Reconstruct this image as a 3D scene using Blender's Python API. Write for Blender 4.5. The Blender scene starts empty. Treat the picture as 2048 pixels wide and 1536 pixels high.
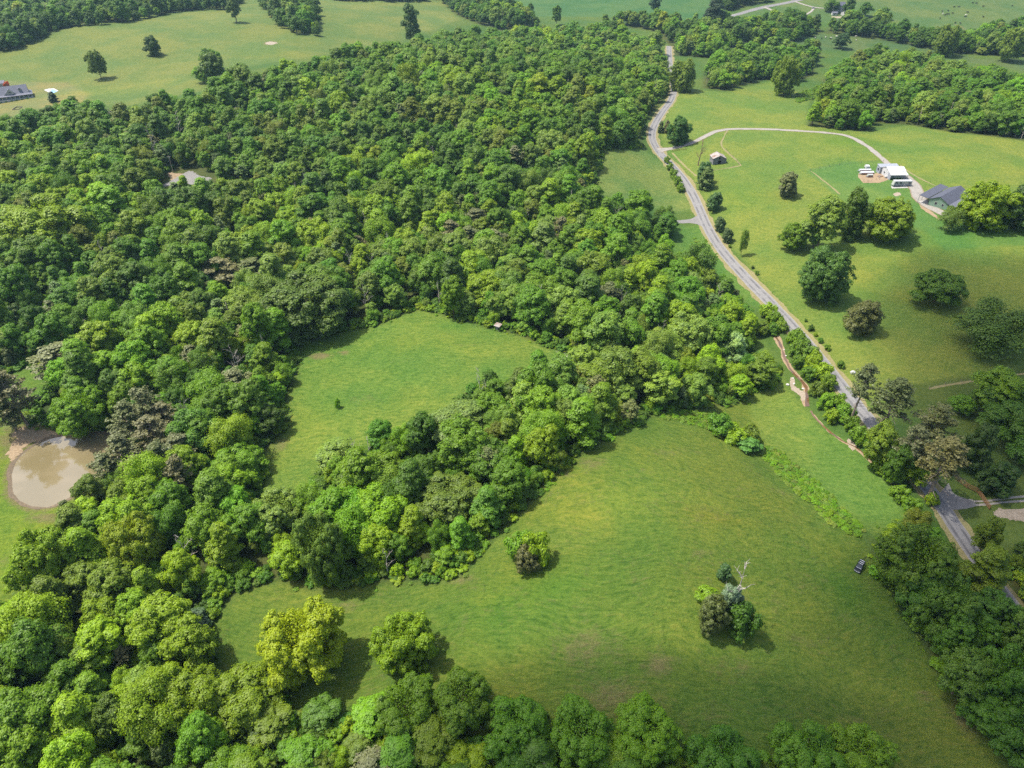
import bpy, bmesh, math, random
import numpy as np
from mathutils import Vector, Matrix

random.seed(7)
RNG = np.random.default_rng(7)
SC = bpy.context.scene
COL = SC.collection

# ------------------------------------------------------------------ camera
CAM_H, PITCH, FPX = 160.0, math.radians(37.0), 1420.0     # metres, below horizontal, focal length in photo pixels
cam_d = bpy.data.cameras.new('camera')
cam_d.sensor_width = 36.0
cam_d.lens = 36.0 * FPX / 2048.0
cam_d.clip_start = 1.0
cam_d.clip_end = 20000.0
cam = bpy.data.objects.new('camera', cam_d)
COL.objects.link(cam)
cam.location = (0, 0, CAM_H)
cam.rotation_euler = (math.pi / 2 - PITCH, 0, 0)
SC.camera = cam

# ------------------------------------------------------------------ world, sun, exposure
SUN_EL = math.radians(63.0)
SHADOW = Vector((1.0, -0.22, 0)).normalized()              # shadows fall this way on the ground
world = bpy.data.worlds.new('World')
SC.world = world
world.use_nodes = True
wn = world.node_tree.nodes
sky = wn.new('ShaderNodeTexSky')
sky.sky_type = 'NISHITA'
sky.sun_disc = False
sky.sun_elevation = SUN_EL
sky.sun_rotation = math.radians(-78.0)
sky.air_density = 1.0
sky.dust_density = 4.0
world.node_tree.links.new(sky.outputs[0], wn['Background'].inputs[0])
wn['Background'].inputs[1].default_value = 0.15
sun_d = bpy.data.lights.new('sun', 'SUN')
sun_d.energy = 4.1
sun_d.angle = math.radians(0.8)
sun_d.color = (1.0, 0.955, 0.87)
sun = bpy.data.objects.new('sun', sun_d)
COL.objects.link(sun)
sdir = Vector((SHADOW.x * math.cos(SUN_EL), SHADOW.y * math.cos(SUN_EL), -math.sin(SUN_EL)))
sun.rotation_euler = sdir.to_track_quat('-Z', 'Y').to_euler()
SC.view_settings.view_transform = 'Standard'
SC.view_settings.look = 'None'
SC.view_settings.exposure = 0.72
SC.view_settings.gamma = 1.0
SC.view_settings.use_curve_mapping = False
cy = SC.cycles
cy.max_bounces = 7
cy.diffuse_bounces = 4
cy.glossy_bounces = 2
cy.transmission_bounces = 3
cy.transparent_max_bounces = 6
cy.volume_bounces = 0
cy.use_denoising = False
cy.sample_clamp_indirect = 4.0
cy.caustics_reflective = False
cy.caustics_refractive = False

# ------------------------------------------------------------------ terrain function
def smooth(a, b, x):
    t = np.clip((x - a) / (b - a), 0, 1)
    return t * t * (3 - 2 * t)

def gau(x, y, cx, cy_, sx, sy, rot=0.0):
    c, s = math.cos(rot), math.sin(rot)
    u = (x - cx) * c + (y - cy_) * s
    v = -(x - cx) * s + (y - cy_) * c
    return np.exp(-(u / sx) ** 2 - (v / sy) ** 2)

def z_raw(x, y):
    x = np.asarray(x, float)
    y = np.asarray(y, float)
    z = -9.0 + 0 * x
    z = z + 19.0 * gau(x, y, 34, 140, 60, 60)                        # front hay field dome
    z = z + 9.0 * gau(x, y, -40, 235, 75, 60)                        # upper hay field
    z = z + 10.0 * smooth(-60, -230, x) * smooth(60, 300, y)         # western woods climb
    z = z + 26.0 * gau(x, y, -40, 560, 210, 150)                     # wooded ridge
    z = z + 12.0 * gau(x, y, 255, 330, 110, 130) + 9 * gau(x, y, 330, 470, 150, 90)   # eastern pasture
    z = z + 16.0 * gau(x, y, -380, 800, 220, 150) + 8 * gau(x, y, -150, 900, 140, 110)
    z = z + 20.0 * gau(x, y, 420, 1130, 330, 170)
    z = z + 40.0 * smooth(1050, 1700, y) + 60 * smooth(1700, 4500, y)
    cl = 96.0 + 22.0 * smooth(130, 20, y) + 26 * smooth(480, 700, y)
    z = z - 5.0 * np.exp(-((x - cl) / 26.0) ** 2) * smooth(900, 600, y)   # creek valley
    z = z + 0.7 * np.sin(x / 23.0 + 1.3) * np.sin(y / 31.0) + 0.5 * np.sin((x + y) / 17.0) * np.sin((x - 2 * y) / 41.0)
    return z

POND = None
def z_at(x, y):
    z = z_raw(x, y)
    if POND is not None:
        zp, poly, (bx0, bx1, by0, by1) = POND
        xa, ya = np.atleast_1d(np.asarray(x, float)), np.atleast_1d(np.asarray(y, float))
        k = (xa > bx0) & (xa < bx1) & (ya > by0) & (ya < by1)
        if k.any():
            za = np.array(np.atleast_1d(z))
            d = sd_poly(xa[k], ya[k], poly)                           # d > 0 inside
            w = smooth(-14.0, -1.0, d)
            bank = zp + 0.35 - 0.45 * smooth(-1.5, 1.2, d) - 1.0 * smooth(0.5, 5, d)
            za[k] = za[k] * (1 - w) + bank * w
            z = za if np.ndim(z) else za[0]
    return z

def sd_poly(x, y, poly):
    """signed distance to a polygon, positive inside"""
    P = np.asarray(poly, float)
    ins = np.zeros(x.shape, bool)
    dm = np.full(x.shape, 1e18)
    for (x0, y0), (x1, y1) in zip(P, np.roll(P, -1, 0)):
        c = ((y0 > y) != (y1 > y)) & (x < (x1 - x0) * (y - y0) / (y1 - y0 + 1e-12) + x0)
        ins ^= c
        ex, ey = x1 - x0, y1 - y0
        t = np.clip(((x - x0) * ex + (y - y0) * ey) / (ex * ex + ey * ey + 1e-12), 0, 1)
        dm = np.minimum(dm, (x - x0 - t * ex) ** 2 + (y - y0 - t * ey) ** 2)
    d = np.sqrt(dm)
    return np.where(ins, d, -d)

CP, SP = math.cos(PITCH), math.sin(PITCH)
def ray(px, py):
    a, b = px - 1024.0, 768.0 - py
    v = Vector((a, b * SP + FPX * CP, b * CP - FPX * SP))
    return v.normalized()

TS = 25.0 * np.exp(np.linspace(0, math.log(6000 / 25.0), 420))
def hit(px, py, h=0.0):
    """where the photo pixel's ray meets the ground (raised by h metres)"""
    d = ray(px, py)
    ts = TS
    for n in (24, 24, 0):
        f = CAM_H + d.z * ts - z_at(d.x * ts, d.y * ts) - h
        k = int(np.argmax(f < 0)) if (f < 0).any() else len(ts) - 1
        k = max(k, 1)
        lo, hi = ts[k - 1], ts[k]
        if n: ts = np.linspace(lo, hi, n)
    t = lo + (hi - lo) * f[k - 1] / (f[k - 1] - f[k] + 1e-12)
    return Vector((d.x * t, d.y * t, float(z_at(d.x * t, d.y * t))))

def on_plane(px, py, z):
    d = ray(px, py)
    t = (z - CAM_H) / d.z
    return Vector((d.x * t, d.y * t, z))

def project(x, y, z):
    dz = z - CAM_H
    dep = y * CP - dz * SP
    up = y * SP + dz * CP
    return 1024 + FPX * x / dep, 768 - FPX * up / dep, dep

def wpoly(pts):
    """pixel polygon -> ground polygon; a third number raises that corner to a canopy edge"""
    out = []
    for p in pts:
        g = hit(p[0], p[1], p[2] if len(p) > 2 else 0.0)
        out.append((g.x, g.y))
    return out

def G(x, y):
    return Vector((x, y, float(z_at(x, y))))

# pond level is needed before anything is laid on the ground
POND_PX = [(22, 985), (20, 950), (28, 925), (45, 905), (70, 890), (100, 876), (130, 870), (170, 866), (225, 866), (250, 885),
           (235, 925), (200, 960), (160, 985), (125, 1005), (95, 1017), (60, 1015), (35, 1003)]
_pc = hit(110, 940)
_pz = _pc.z - 0.4
_pp = [tuple(on_plane(x, y, _pz).xy) for x, y in POND_PX]
_pa = np.asarray(_pp)
POND = (_pz, _pp, (_pa[:, 0].min() - 15, _pa[:, 0].max() + 15, _pa[:, 1].min() - 15, _pa[:, 1].max() + 15))

# ------------------------------------------------------------------ helpers
def tag(o, label=None, cat=None, group=None, kind=None):
    if label: o['label'] = label
    if cat: o['category'] = cat
    if group: o['group'] = group
    if kind: o['kind'] = kind
    return o

def empty(name, loc, rz=0.0, label=None, cat=None, group=None):
    o = bpy.data.objects.new(name, None)
    o.empty_display_size = 0.5
    COL.objects.link(o)
    o.location = loc
    o.rotation_euler = (0, 0, rz)
    return tag(o, label, cat, group)

def add(name, mesh, parent=None, loc=None, rz=None):
    o = bpy.data.objects.new(name, mesh)
    COL.objects.link(o)
    if parent is not None: o.parent = parent
    if loc is not None: o.location = loc
    if rz is not None: o.rotation_euler = (0, 0, rz)
    return o

class MB:
    """collects simple solids, then becomes one mesh"""
    def __init__(s):
        s.v, s.f, s.m = [], [], []
    def poly(s, pts, m=0):
        n = len(s.v)
        s.v += [tuple(p) for p in pts]
        s.f.append(tuple(range(n, n + len(pts))))
        s.m.append(m)
    def solid(s, ring0, ring1, m=0, caps=True):
        n, k = len(s.v), len(ring0)
        s.v += [tuple(p) for p in ring0] + [tuple(p) for p in ring1]
        for i in range(k):
            j = (i + 1) % k
            s.f.append((n + i, n + j, n + k + j, n + k + i)); s.m.append(m)
        if caps:
            s.f.append(tuple(n + i for i in reversed(range(k)))); s.m.append(m)
            s.f.append(tuple(n + k + i for i in range(k))); s.m.append(m)
    def box(s, x0, x1, y0, y1, z0, z1, m=0, inset=0.0):
        i = inset
        s.solid([(x0, y0, z0), (x1, y0, z0), (x1, y1, z0), (x0, y1, z0)],
                [(x0 + i, y0 + i, z1), (x1 - i, y0 + i, z1), (x1 - i, y1 - i, z1), (x0 + i, y1 - i, z1)], m)
    def tube(s, p0, p1, r0, r1, n=6, m=0, caps=True):
        p0, p1 = Vector(p0), Vector(p1)
        d = (p1 - p0)
        if d.length < 1e-6: return
        q = d.to_track_quat('Z', 'Y')
        c = [q @ Vector((math.cos(2 * math.pi * i / n), math.sin(2 * math.pi * i / n), 0)) for i in range(n)]
        s.solid([p0 + a * r0 for a in c], [p1 + a * r1 for a in c], m, caps)
    def slab(s, a, b, c, d, th, m=0):
        """a thick panel on four corners"""
        a, b, c, d = (Vector(p) for p in (a, b, c, d))
        nrm = (b - a).cross(d - a).normalized() * th
        s.solid([a - nrm, b - nrm, c - nrm, d - nrm], [a, b, c, d], m)
    def mesh(s, name, *mats, bevel=0.0, smooth_=False):
        me = bpy.data.meshes.new(name)
        me.from_pydata(s.v, [], s.f)
        for m in mats: me.materials.append(m)
        if len(mats) > 1:
            me.polygons.foreach_set('material_index', s.m)
        bm = bmesh.new(); bm.from_mesh(me)
        bmesh.ops.recalc_face_normals(bm, faces=bm.faces)
        if bevel:
            bmesh.ops.remove_doubles(bm, verts=bm.verts, dist=1e-5)
            bmesh.ops.bevel(bm, geom=[e for e in bm.edges if len(e.link_faces) == 2 and e.calc_face_angle(0) > 0.5], offset=bevel, segments=2, affect='EDGES', profile=0.6)
        bm.to_mesh(me); bm.free()
        if smooth_:
            me.polygons.foreach_set('use_smooth', [True] * len(me.polygons))
        me.update()
        return me

def part(name, mb, mat, parent, label=None, **k):
    mats = mat if isinstance(mat, (list, tuple)) else [mat]
    o = add(name, mb.mesh(name, *mats, **k), parent)
    if label: o['label'] = label
    return o

# ------------------------------------------------------------------ materials
def new_mat(name):
    m = bpy.data.materials.new(name)
    m.use_nodes = True
    nt = m.node_tree
    return m, nt, nt.nodes['Principled BSDF'], nt.links

def N(nt, kind, **kw):
    n = nt.nodes.new(kind)
    for k, v in kw.items():
        setattr(n, k, v)
    return n

def mixc(nt, fac, a, b, mode='MIX'):
    n = N(nt, 'ShaderNodeMix', data_type='RGBA', blend_type=mode)
    for i, v in ((0, fac), (6, a), (7, b)):
        if isinstance(v, bpy.types.NodeSocket): nt.links.new(v, n.inputs[i])
        elif isinstance(v, (int, float)): n.inputs[i].default_value = v
        else: n.inputs[i].default_value = (*v, 1)
    return n.outputs[2]

def mth(nt, op, a, b=None, clamp=False):
    n = N(nt, 'ShaderNodeMath', operation=op, use_clamp=clamp)
    for i, v in enumerate((a, b)):
        if v is None: continue
        if isinstance(v, bpy.types.NodeSocket): nt.links.new(v, n.inputs[i])
        else: n.inputs[i].default_value = v
    return n.outputs[0]

def rng_map(nt, v, a, b, c=0.0, d=1.0):
    n = N(nt, 'ShaderNodeMapRange', interpolation_type='SMOOTHSTEP')
    nt.links.new(v, n.inputs[0])
    for i, q in enumerate((a, b, c, d)): n.inputs[1 + i].default_value = q
    return n.outputs[0]

def noise(nt, vec, scale, detail=4, rough=0.55, dist=0.0):
    n = N(nt, 'ShaderNodeTexNoise')
    n.inputs['Scale'].default_value = scale
    n.inputs['Detail'].default_value = detail
    n.inputs['Roughness'].default_value = rough
    n.inputs['Distortion'].default_value = dist
    if vec is not None: nt.links.new(vec, n.inputs['Vector'])
    return n.outputs['Fac']

def plain(name, col, rough=0.7, var=0.18, scale=3.0, spec=0.3, metal=0.0, bump=0.0, stain=None, coords='Object'):
    m, nt, b, L = new_mat(name)
    tc = N(nt, 'ShaderNodeTexCoord').outputs[coords]
    n1 = noise(nt, tc, scale, 5, 0.6)
    lo = tuple(c * (1 - var) for c in col); hi = tuple(min(1, c * (1 + var)) for c in col)
    c = mixc(nt, rng_map(nt, n1, 0.3, 0.7), lo, hi)
    if stain:
        n2 = noise(nt, tc, scale * 0.45, 4, 0.6)
        c = mixc(nt, rng_map(nt, n2, stain[1], stain[1] + 0.12), c, stain[0])
    L.new(c, b.inputs['Base Color'])
    b.inputs['Roughness'].default_value = rough
    b.inputs['Specular IOR Level'].default_value = spec
    b.inputs['Metallic'].default_value = metal
    if bump:
        bp = N(nt, 'ShaderNodeBump'); bp.inputs['Strength'].default_value = bump
        bp.inputs['Distance'].default_value = 0.05
        L.new(n1, bp.inputs['Height']); L.new(bp.outputs[0], b.inputs['Normal'])
    return m

def leaf_mat(name, transl=0.42, var=0.26, hue=(1.2, 1.14, 0.62), gain=(1.17, 1.18, 0.66)):
    m, nt, b, L = new_mat(name)
    at = N(nt, 'ShaderNodeAttribute', attribute_type='INSTANCER', attribute_name='tint')
    tc = N(nt, 'ShaderNodeTexCoord').outputs['Object']
    n1 = noise(nt, tc, 0.55, 3, 0.6)
    n2 = noise(nt, tc, 3.2, 2, 0.6)
    base = mixc(nt, 1.0, at.outputs['Color'], gain, 'MULTIPLY')
    warm = mixc(nt, 1.0, base, hue, 'MULTIPLY')
    c = mixc(nt, rng_map(nt, n1, 0.38, 0.66), base, warm)
    k = rng_map(nt, n2, 0.25, 0.75, 1 - var, 1 + var)
    cb = N(nt, 'ShaderNodeCombineColor'); 
    for i in range(3): L.new(k, cb.inputs[i])
    c = mixc(nt, 1.0, c, cb.outputs[0], 'MULTIPLY')
    L.new(c, b.inputs['Base Color'])
    b.inputs['Roughness'].default_value = 0.5
    b.inputs['Specular IOR Level'].default_value = 0.35
    tr = N(nt, 'ShaderNodeBsdfTranslucent')
    L.new(mixc(nt, 1.0, c, (1.1, 1.05, 0.55), 'MULTIPLY'), tr.inputs[0])
    mx = N(nt, 'ShaderNodeMixShader'); mx.inputs[0].default_value = transl
    L.new(b.outputs[0], mx.inputs[1]); L.new(tr.outputs[0], mx.inputs[2])
    L.new(mx.outputs[0], nt.nodes['Material Output'].inputs[0])
    return m

M = {}
M['leaf'] = leaf_mat('leaf')
M['needle'] = leaf_mat('needle', transl=0.2, var=0.3, hue=(1.06, 1.05, 0.85), gain=(0.98, 1.1, 0.9))
M['bark'] = plain('bark', (0.16, 0.125, 0.09), 0.9, 0.35, 2.5, 0.1)
M['pinebark'] = plain('pinebark', (0.25, 0.2, 0.16), 0.9, 0.3, 2.5, 0.1)
M['deadwood'] = plain('deadwood', (0.42, 0.37, 0.33), 0.85, 0.25, 2.0, 0.1)
M['brownwood'] = plain('brownwood', (0.2, 0.135, 0.095), 0.85, 0.3, 2.0, 0.1)
M['blossom'] = plain('blossom', (0.75, 0.74, 0.66), 0.7, 0.05, 2.0, 0.1)

# ------------------------------------------------------------------ ground: one sheet, with its own colours per place
FIELD_FRONT = [(415, 1340), (425, 1250), (480, 1185), (560, 1165), (640, 1185), (720, 1172), (800, 1168), (880, 1168), (940, 1142), (962, 1110), (1030, 1040),
               (1080, 990), (1140, 930), (1220, 880), (1310, 832), (1400, 822), (1490, 800), (1520, 880), (1600, 960), (1700, 1050), (1748, 1120), (1790, 1215),
               (1850, 1305), (1900, 1390), (1990, 1490), (2050, 1570), (1700, 1570), (400, 1570), (360, 1450)]
FIELD_UPPER = [(530, 985), (528, 910), (560, 865), (580, 850), (572, 800), (592, 755), (600, 695), (640, 672), (700, 660), (760, 650), (790, 635), (840, 618),
               (880, 628), (920, 642), (980, 657), (1040, 672), (1090, 692), (1165, 714), (1120, 735, 7), (1010, 728, 9), (960, 715, 11), (915, 755, 9),
               (880, 800, 9), (850, 830, 8), (770, 838, 9), (735, 862, 9), (690, 880, 9), (640, 895, 9), (600, 945, 8), (560, 985, 8)]
MEADOW_CREEK = [(1478, 600), (1505, 640), (1530, 690), (1580, 780), (1640, 850), (1720, 900), (1800, 985), (1835, 1040), (1752, 1075), (1600, 960), (1500, 880), (1480, 830),
                (1492, 785), (1545, 770), (1560, 735), (1510, 715), (1500, 670)]
MEADOW_JUNCTION = [(1345, 452), (1400, 450), (1440, 500), (1500, 570), (1540, 625), (1500, 610), (1470, 585), (1430, 555), (1370, 530), (1330, 505), (1318, 488), (1340, 470)]
MEADOW_NORTH = [(1205, 300), (1290, 300), (1330, 330), (1365, 375), (1385, 420), (1340, 425), (1300, 418), (1255, 402), (1190, 385), (1200, 340)]
PASTURE_EAST = [(1350, 190), (1400, 180), (1450, 185), (1540, 160), (1620, 195), (1612, 250), (1740, 265), (1820, 250), (1900, 264), (2060, 284), (2500, 300), (2500, 1100),
                (1900, 1000), (1700, 780), (1600, 650), (1480, 510), (1430, 450), (1395, 370), (1330, 300), (1318, 260)]
PASTURE_WEST = [(-600, 260), (0, 235), (130, 205), (260, 212), (420, 180), (385, 150), (470, 140), (600, 118), (790, 88), (920, 40), (880, -10), (700, -10), (480, -60), (490, 0), (350, 25),
                (120, 60), (0, 108), (-600, 180)]
LAWN_WEST = [(-300, 240), (0, 240), (60, 222), (130, 205), (165, 205), (178, 190), (150, 172), (125, 165), (60, 163), (-300, 168)]
POND_CLEARING = [(-120, 800), (0, 830), (30, 845), (60, 850), (110, 855), (260, 862), (260, 900), (200, 985), (150, 1030), (120, 1060), (95, 1100), (60, 1160), (0, 1220), (-200, 1300)]
GLADE_WEST = [(20, 745), (60, 735), (105, 745), (100, 775), (70, 800), (30, 840), (95, 858), (60, 862), (0, 870), (5, 800)]
GLADE_TRACK = [(310, 385), (350, 368), (440, 370), (500, 372), (490, 392), (420, 392), (330, 398)]
GLADE_RIDGE = [(1045, 308), (1060, 312), (1085, 332), (1075, 340), (1050, 330)]
LAWN_SOUTHEAST = [(1820, 770), (2060, 735), (2400, 740), (2400, 1300), (2060, 1120), (1960, 1080), (1900, 1000), (1850, 930), (1780, 850)]
VALLEY_NORTH = [(1000, 0), (1120, -30), (1300, -30), (1440, -10), (1440, 45), (1330, 40), (1200, 34), (1060, 34)]
PASTURE_NORTH = [(1460, 60), (1470, 25), (1640, -40), (2500, -60), (2500, 60), (2048, 60), (1960, 70), (1900, 58), (1830, 50), (1760, 40), (1640, 45), (1560, 60)]
PASTURE_COWS = [(1575, 95), (1590, 72), (1640, 68), (1720, 74), (1790, 85), (1880, 100), (1960, 118), (2060, 118), (2060, 145), (1960, 128), (1850, 112), (1760, 100), (1640, 100)]
LAWN_SHOP = [(1610, 340), (1700, 322), (1770, 322), (1830, 350), (1850, 380), (1850, 405), (1900, 440), (1960, 452), (2400, 455), (2400, 500), (1890, 502), (1850, 462), (1740, 430), (1680, 400)]

ZONES = [  # polygon, grass colour, dryness, mown texture, feather (m)
    (PASTURE_WEST, (0.14, 0.19, 0.045), 0.12, 0.25, 6),
    (LAWN_WEST, (0.21, 0.21, 0.075), 0.1, 0.1, 3),
    (VALLEY_NORTH, (0.065, 0.15, 0.045), 0.0, 0.4, 6),
    (PASTURE_NORTH, (0.10, 0.16, 0.045), 0.05, 0.2, 6),
    (PASTURE_COWS, (0.085, 0.14, 0.045), 0.05, 0.3, 4),
    (PASTURE_EAST, (0.158, 0.226, 0.04), 0.12, 0.55, 3),
    (LAWN_SHOP, (0.11, 0.205, 0.045), 0.03, 0.15, 1.2),
    (LAWN_SOUTHEAST, (0.085, 0.14, 0.028), 0.05, 0.2, 1.5),
    (MEADOW_NORTH, (0.135, 0.205, 0.05), 0.08, 0.8, 2),
    (MEADOW_JUNCTION, (0.10, 0.20, 0.035), 0.0, 0.7, 2),
    (MEADOW_CREEK, (0.14, 0.225, 0.038), 0.05, 0.8, 2),
    (FIELD_UPPER, (0.135, 0.225, 0.034), 0.2, 1.0, 2),
    (FIELD_FRONT, (0.120, 0.190, 0.026), 0.42, 1.0, 2),
    (POND_CLEARING, (0.15, 0.22, 0.022), 0.15, 0.6, 2),
    (GLADE_WEST, (0.13, 0.21, 0.03), 0.2, 0.6, 2),
    (GLADE_TRACK, (0.15, 0.22, 0.04), 0.1, 0.3, 2),
    (GLADE_RIDGE, (0.14, 0.21, 0.04), 0.1, 0.3, 2),
]
# worn, dry or bare places: pixel, radius in pixels across and along, amount
DRY = [(1180, 1300, 120, 60, .42), (1230, 1400, 130, 55, .5), (1310, 1330, 40, 22, .55), (1280, 1160, 60, 30, .25), (1480, 1340, 120, 40, .3), (1600, 1280, 60, 14, .45),
       (1850, 1390, 26, 14, .5), (1930, 1440, 30, 45, .6), (1700, 1440, 70, 30, .3), (1420, 1430, 90, 30, .3), (1550, 1170, 120, 20, .2), (1330, 905, 60, 16, .35),
       (1190, 925, 50, 16, .45), (1130, 950, 20, 12, .5), (1090, 1000, 20, 10, .4), (1400, 1110, 26, 8, .4), (1480, 975, 12, 5, .5), (1560, 985, 50, 14, .35), (1290, 940, 12, 6, .4),
       (640, 712, 30, 9, .7), (690, 705, 14, 5, .7), (720, 800, 60, 18, .25), (560, 890, 24, 16, .55), (800, 720, 60, 12, .25), (940, 690, 60, 10, .2),
       (700, 1210, 40, 14, .4), (920, 1160, 40, 10, .5), (1590, 940, 40, 6, .4), (1640, 1075, 40, 20, .25), (1440, 1120, 20, 6, .4), (1230, 1010, 60, 20, .15),
       (540, 86, 14, 5, .9), (620, 170, 60, 8, .25), (220, 165, 60, 10, .2), (1460, 470, 8, 4, .4), (1560, 520, 60, 14, .15), (1500, 300, 60, 12, .1),
       (1230, 830, 30, 6, .4), (1420, 850, 12, 4, .5), (1370, 900, 60, 12, .3), (60, 860, 60, 14, .75), (20, 880, 30, 20, .7), (10, 910, 20, 30, .5), (90, 1035, 40, 10, .7),
       (10, 1120, 20, 30, .35), (60, 1120, 20, 60, .3), (1880, 55, 14, 6, .4), (1922, 54, 8, 6, .9), (1850, 30, 20, 3, .3), (90, 185, 24, 6, .35), (130, 168, 10, 4, .5)]
LUSH_AND_LIT = [(1250, 1000, 130, 40, (0.23, 0.27, 0.035)), (1230, 950, 160, 50, (0.17, 0.22, 0.03)), (1420, 1030, 60, 14, (0.19, 0.2, 0.02)), (1000, 1220, 90, 40, (0.09, 0.19, 0.02)), (1100, 1170, 80, 26, (0.10, 0.2, 0.02)), (700, 1200, 120, 14, (0.1, 0.18, 0.03)),  # grass colour patches; the first paints the lit knoll top
        (1080, 1080, 90, 22, (0.12, 0.2, 0.035)), (900, 650, 60, 12, (0.10, 0.22, 0.03)), (820, 690, 120, 16, (0.15, 0.23, 0.03)), (640, 830, 40, 40, (0.14, 0.23, 0.03)),
        (1500, 1130, 120, 22, (0.075, 0.15, 0.02)), (1690, 1180, 40, 40, (0.06, 0.17, 0.015)), (1690, 285, 60, 10, (0.08, 0.2, 0.02)), (1920, 330, 140, 14, (0.21, 0.26, 0.035)), (1880, 300, 60, 8, (0.11, 0.2, 0.03)),
        (1980, 370, 80, 10, (0.18, 0.24, 0.03)), (1470, 400, 60, 22, (0.18, 0.24, 0.03)), (1700, 560, 50, 26, (0.19, 0.235, 0.035)), (1480, 215, 90, 12, (0.14, 0.22, 0.035)), (180, 185, 90, 7, (0.19, 0.23, 0.045)),
        (300, 168, 90, 8, (0.2, 0.23, 0.05)), (560, 110, 90, 10, (0.16, 0.2, 0.035)), (1960, 475, 120, 14, (0.085, 0.2, 0.03)), (30, 1100, 50, 60, (0.2, 0.27, 0.02))]

FOREST_POLYS = [
    # the big wood: far edges are canopy edges, so those corners carry a height
    [(-500, 260, 9), (0, 246, 9), (60, 232, 9), (130, 214, 9), (190, 212, 9), (260, 220, 9), (330, 202, 9), (420, 186, 9), (440, 168, 9), (470, 150, 10), (540, 140, 10), (600, 128, 10), (680, 113, 10),
     (740, 104, 10), (790, 98, 10), (850, 84, 10), (920, 64, 11), (1000, 64, 11), (1060, 52, 11), (1130, 52, 11), (1200, 50, 11), (1260, 60, 11), (1310, 84, 11), (1326, 118, 8),
     (1336, 150), (1340, 185), (1318, 215), (1296, 245), (1285, 270), (1284, 296), (1208, 300), (1202, 330), (1196, 365), (1170, 384), (1180, 392, 5), (1250, 408, 6), (1310, 420, 7), (1345, 432, 5),
     (1345, 470), (1318, 490), (1330, 508), (1372, 532), (1432, 557), (1474, 588), (1492, 620), (1502, 668), (1500, 715), (1560, 735), (1548, 775), (1492, 786), (1490, 802),
     (1440, 814), (1400, 820), (1312, 830), (1282, 850), (1222, 878), (1172, 900), (1142, 928), (1082, 988), (1032, 1038), (992, 1080), (962, 1108), (940, 1138), (880, 1164), (800, 1165), (720, 1170),
     (640, 1181), (590, 1170), (545, 1160), (480, 1180), (440, 1212), (424, 1255), (418, 1330), (470, 1362, 7), (545, 1350, 7), (575, 1400, 7), (620, 1415, 6), (690, 1410, 6), (730, 1400, 7), (770, 1360, 8),
     (850, 1355, 8), (930, 1350, 8), (1000, 1385, 8), (1080, 1398, 8), (1200, 1408, 8), (1300, 1402, 8), (1350, 1440, 8), (1370, 1475, 7), (1450, 1470, 7), (1510, 1500, 7), (1540, 1475, 8), (1640, 1445, 8), (1740, 1470, 8),
     (1790, 1530, 7), (1900, 1535, 5), (2050, 1580), (1700, 1700), (-700, 1700), (-700, 800)],
    [(-500, 150), (0, 108), (50, 95), (120, 62), (210, 50), (270, 45), (350, 26), (420, 20), (470, 22), (486, 0), (500, -60), (300, -110), (-400, -40)],
    [(520, 18), (545, 50), (590, 70), (640, 76), (651, 48), (628, 10), (600, -30), (515, -30)],
    [(388, 155), (386, 132, 7), (405, 110, 9), (440, 115, 9), (450, 150)],
    [(880, 5), (925, 36), (1000, 62), (1090, 60), (1060, 20, 9), (1020, 2, 9), (960, -30), (880, -30)],
    [(665, 2), (790, 6), (900, -4), (900, -40), (665, -30)],
    [(1195, 48), (1210, 28, 9), (1290, 28, 9), (1380, 40, 9), (1425, 50, 9), (1460, 50), (1460, 105), (1440, 118), (1410, 116), (1345, 112), (1338, 90), (1300, 60)],
    [(1405, 176), (1450, 182), (1490, 170), (1530, 160), (1545, 170), (1600, 165), (1625, 150), (1640, 100), (1600, 92, 8), (1540, 96, 8), (1470, 106, 8), (1412, 120, 8)],
    [(1614, 252), (1680, 262), (1742, 264), (1746, 246), (1812, 250), (1900, 264), (1990, 274), (2060, 283), (2400, 300), (2400, 170), (2060, 160, 8), (1990, 140, 8), (1930, 140, 8), (1880, 120, 8), (1820, 108, 8), (1760, 108, 8), (1690, 122, 8), (1650, 140, 8), (1650, 190), (1622, 215)],
    [(1648, 66), (1660, 44, 7), (1700, 40, 7), (1770, 50, 7), (1830, 62, 7), (1870, 62, 7), (1900, 70, 7), (1950, 66, 7), (1990, 50, 7), (2060, 46, 7), (2300, 40), (2300, 115), (2060, 116), (1990, 112), (1900, 108), (1830, 96), (1770, 82), (1720, 76)],
    [(1440, 60), (1500, 44, 8), (1560, 26, 8), (1610, 30, 8), (1645, 42, 8), (1645, 64), (1580, 96), (1530, 88), (1470, 96), (1440, 100)],
    [(1455, 24), (1520, 8), (1600, -12), (1640, -30), (1440, -20), (1430, 10)],
    [(1752, 1085), (1770, 1055), (1830, 1040), (1862, 1075), (1905, 1130), (1960, 1190), (2060, 1310), (2300, 1560), (2050, 1560), (2000, 1490), (1940, 1420), (1885, 1360), (1850, 1300), (1795, 1210), (1748, 1150)],
    [(1990, 1120), (2060, 1090), (2300, 1200), (2300, 1500), (2100, 1290), (2030, 1200)],
    [(2000, 440), (2060, 445), (2400, 450), (2400, 400), (2060, 385, 8), (2010, 400, 8)],
]
CLEARINGS = [FIELD_UPPER, POND_CLEARING, GLADE_WEST, GLADE_TRACK, GLADE_RIDGE, MEADOW_NORTH]
W_FOREST = [wpoly(p) for p in FOREST_POLYS]
W_CLEAR = [wpoly(p) for p in CLEARINGS]
W_CLEAR.append([(a, b) for a, b in POND[1]])

def axis(steps):
    out = []
    for a, b, n in steps:
        out += list(np.linspace(a, b, n, endpoint=False))
    out.append(steps[-1][1])
    return np.array(out)

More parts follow.
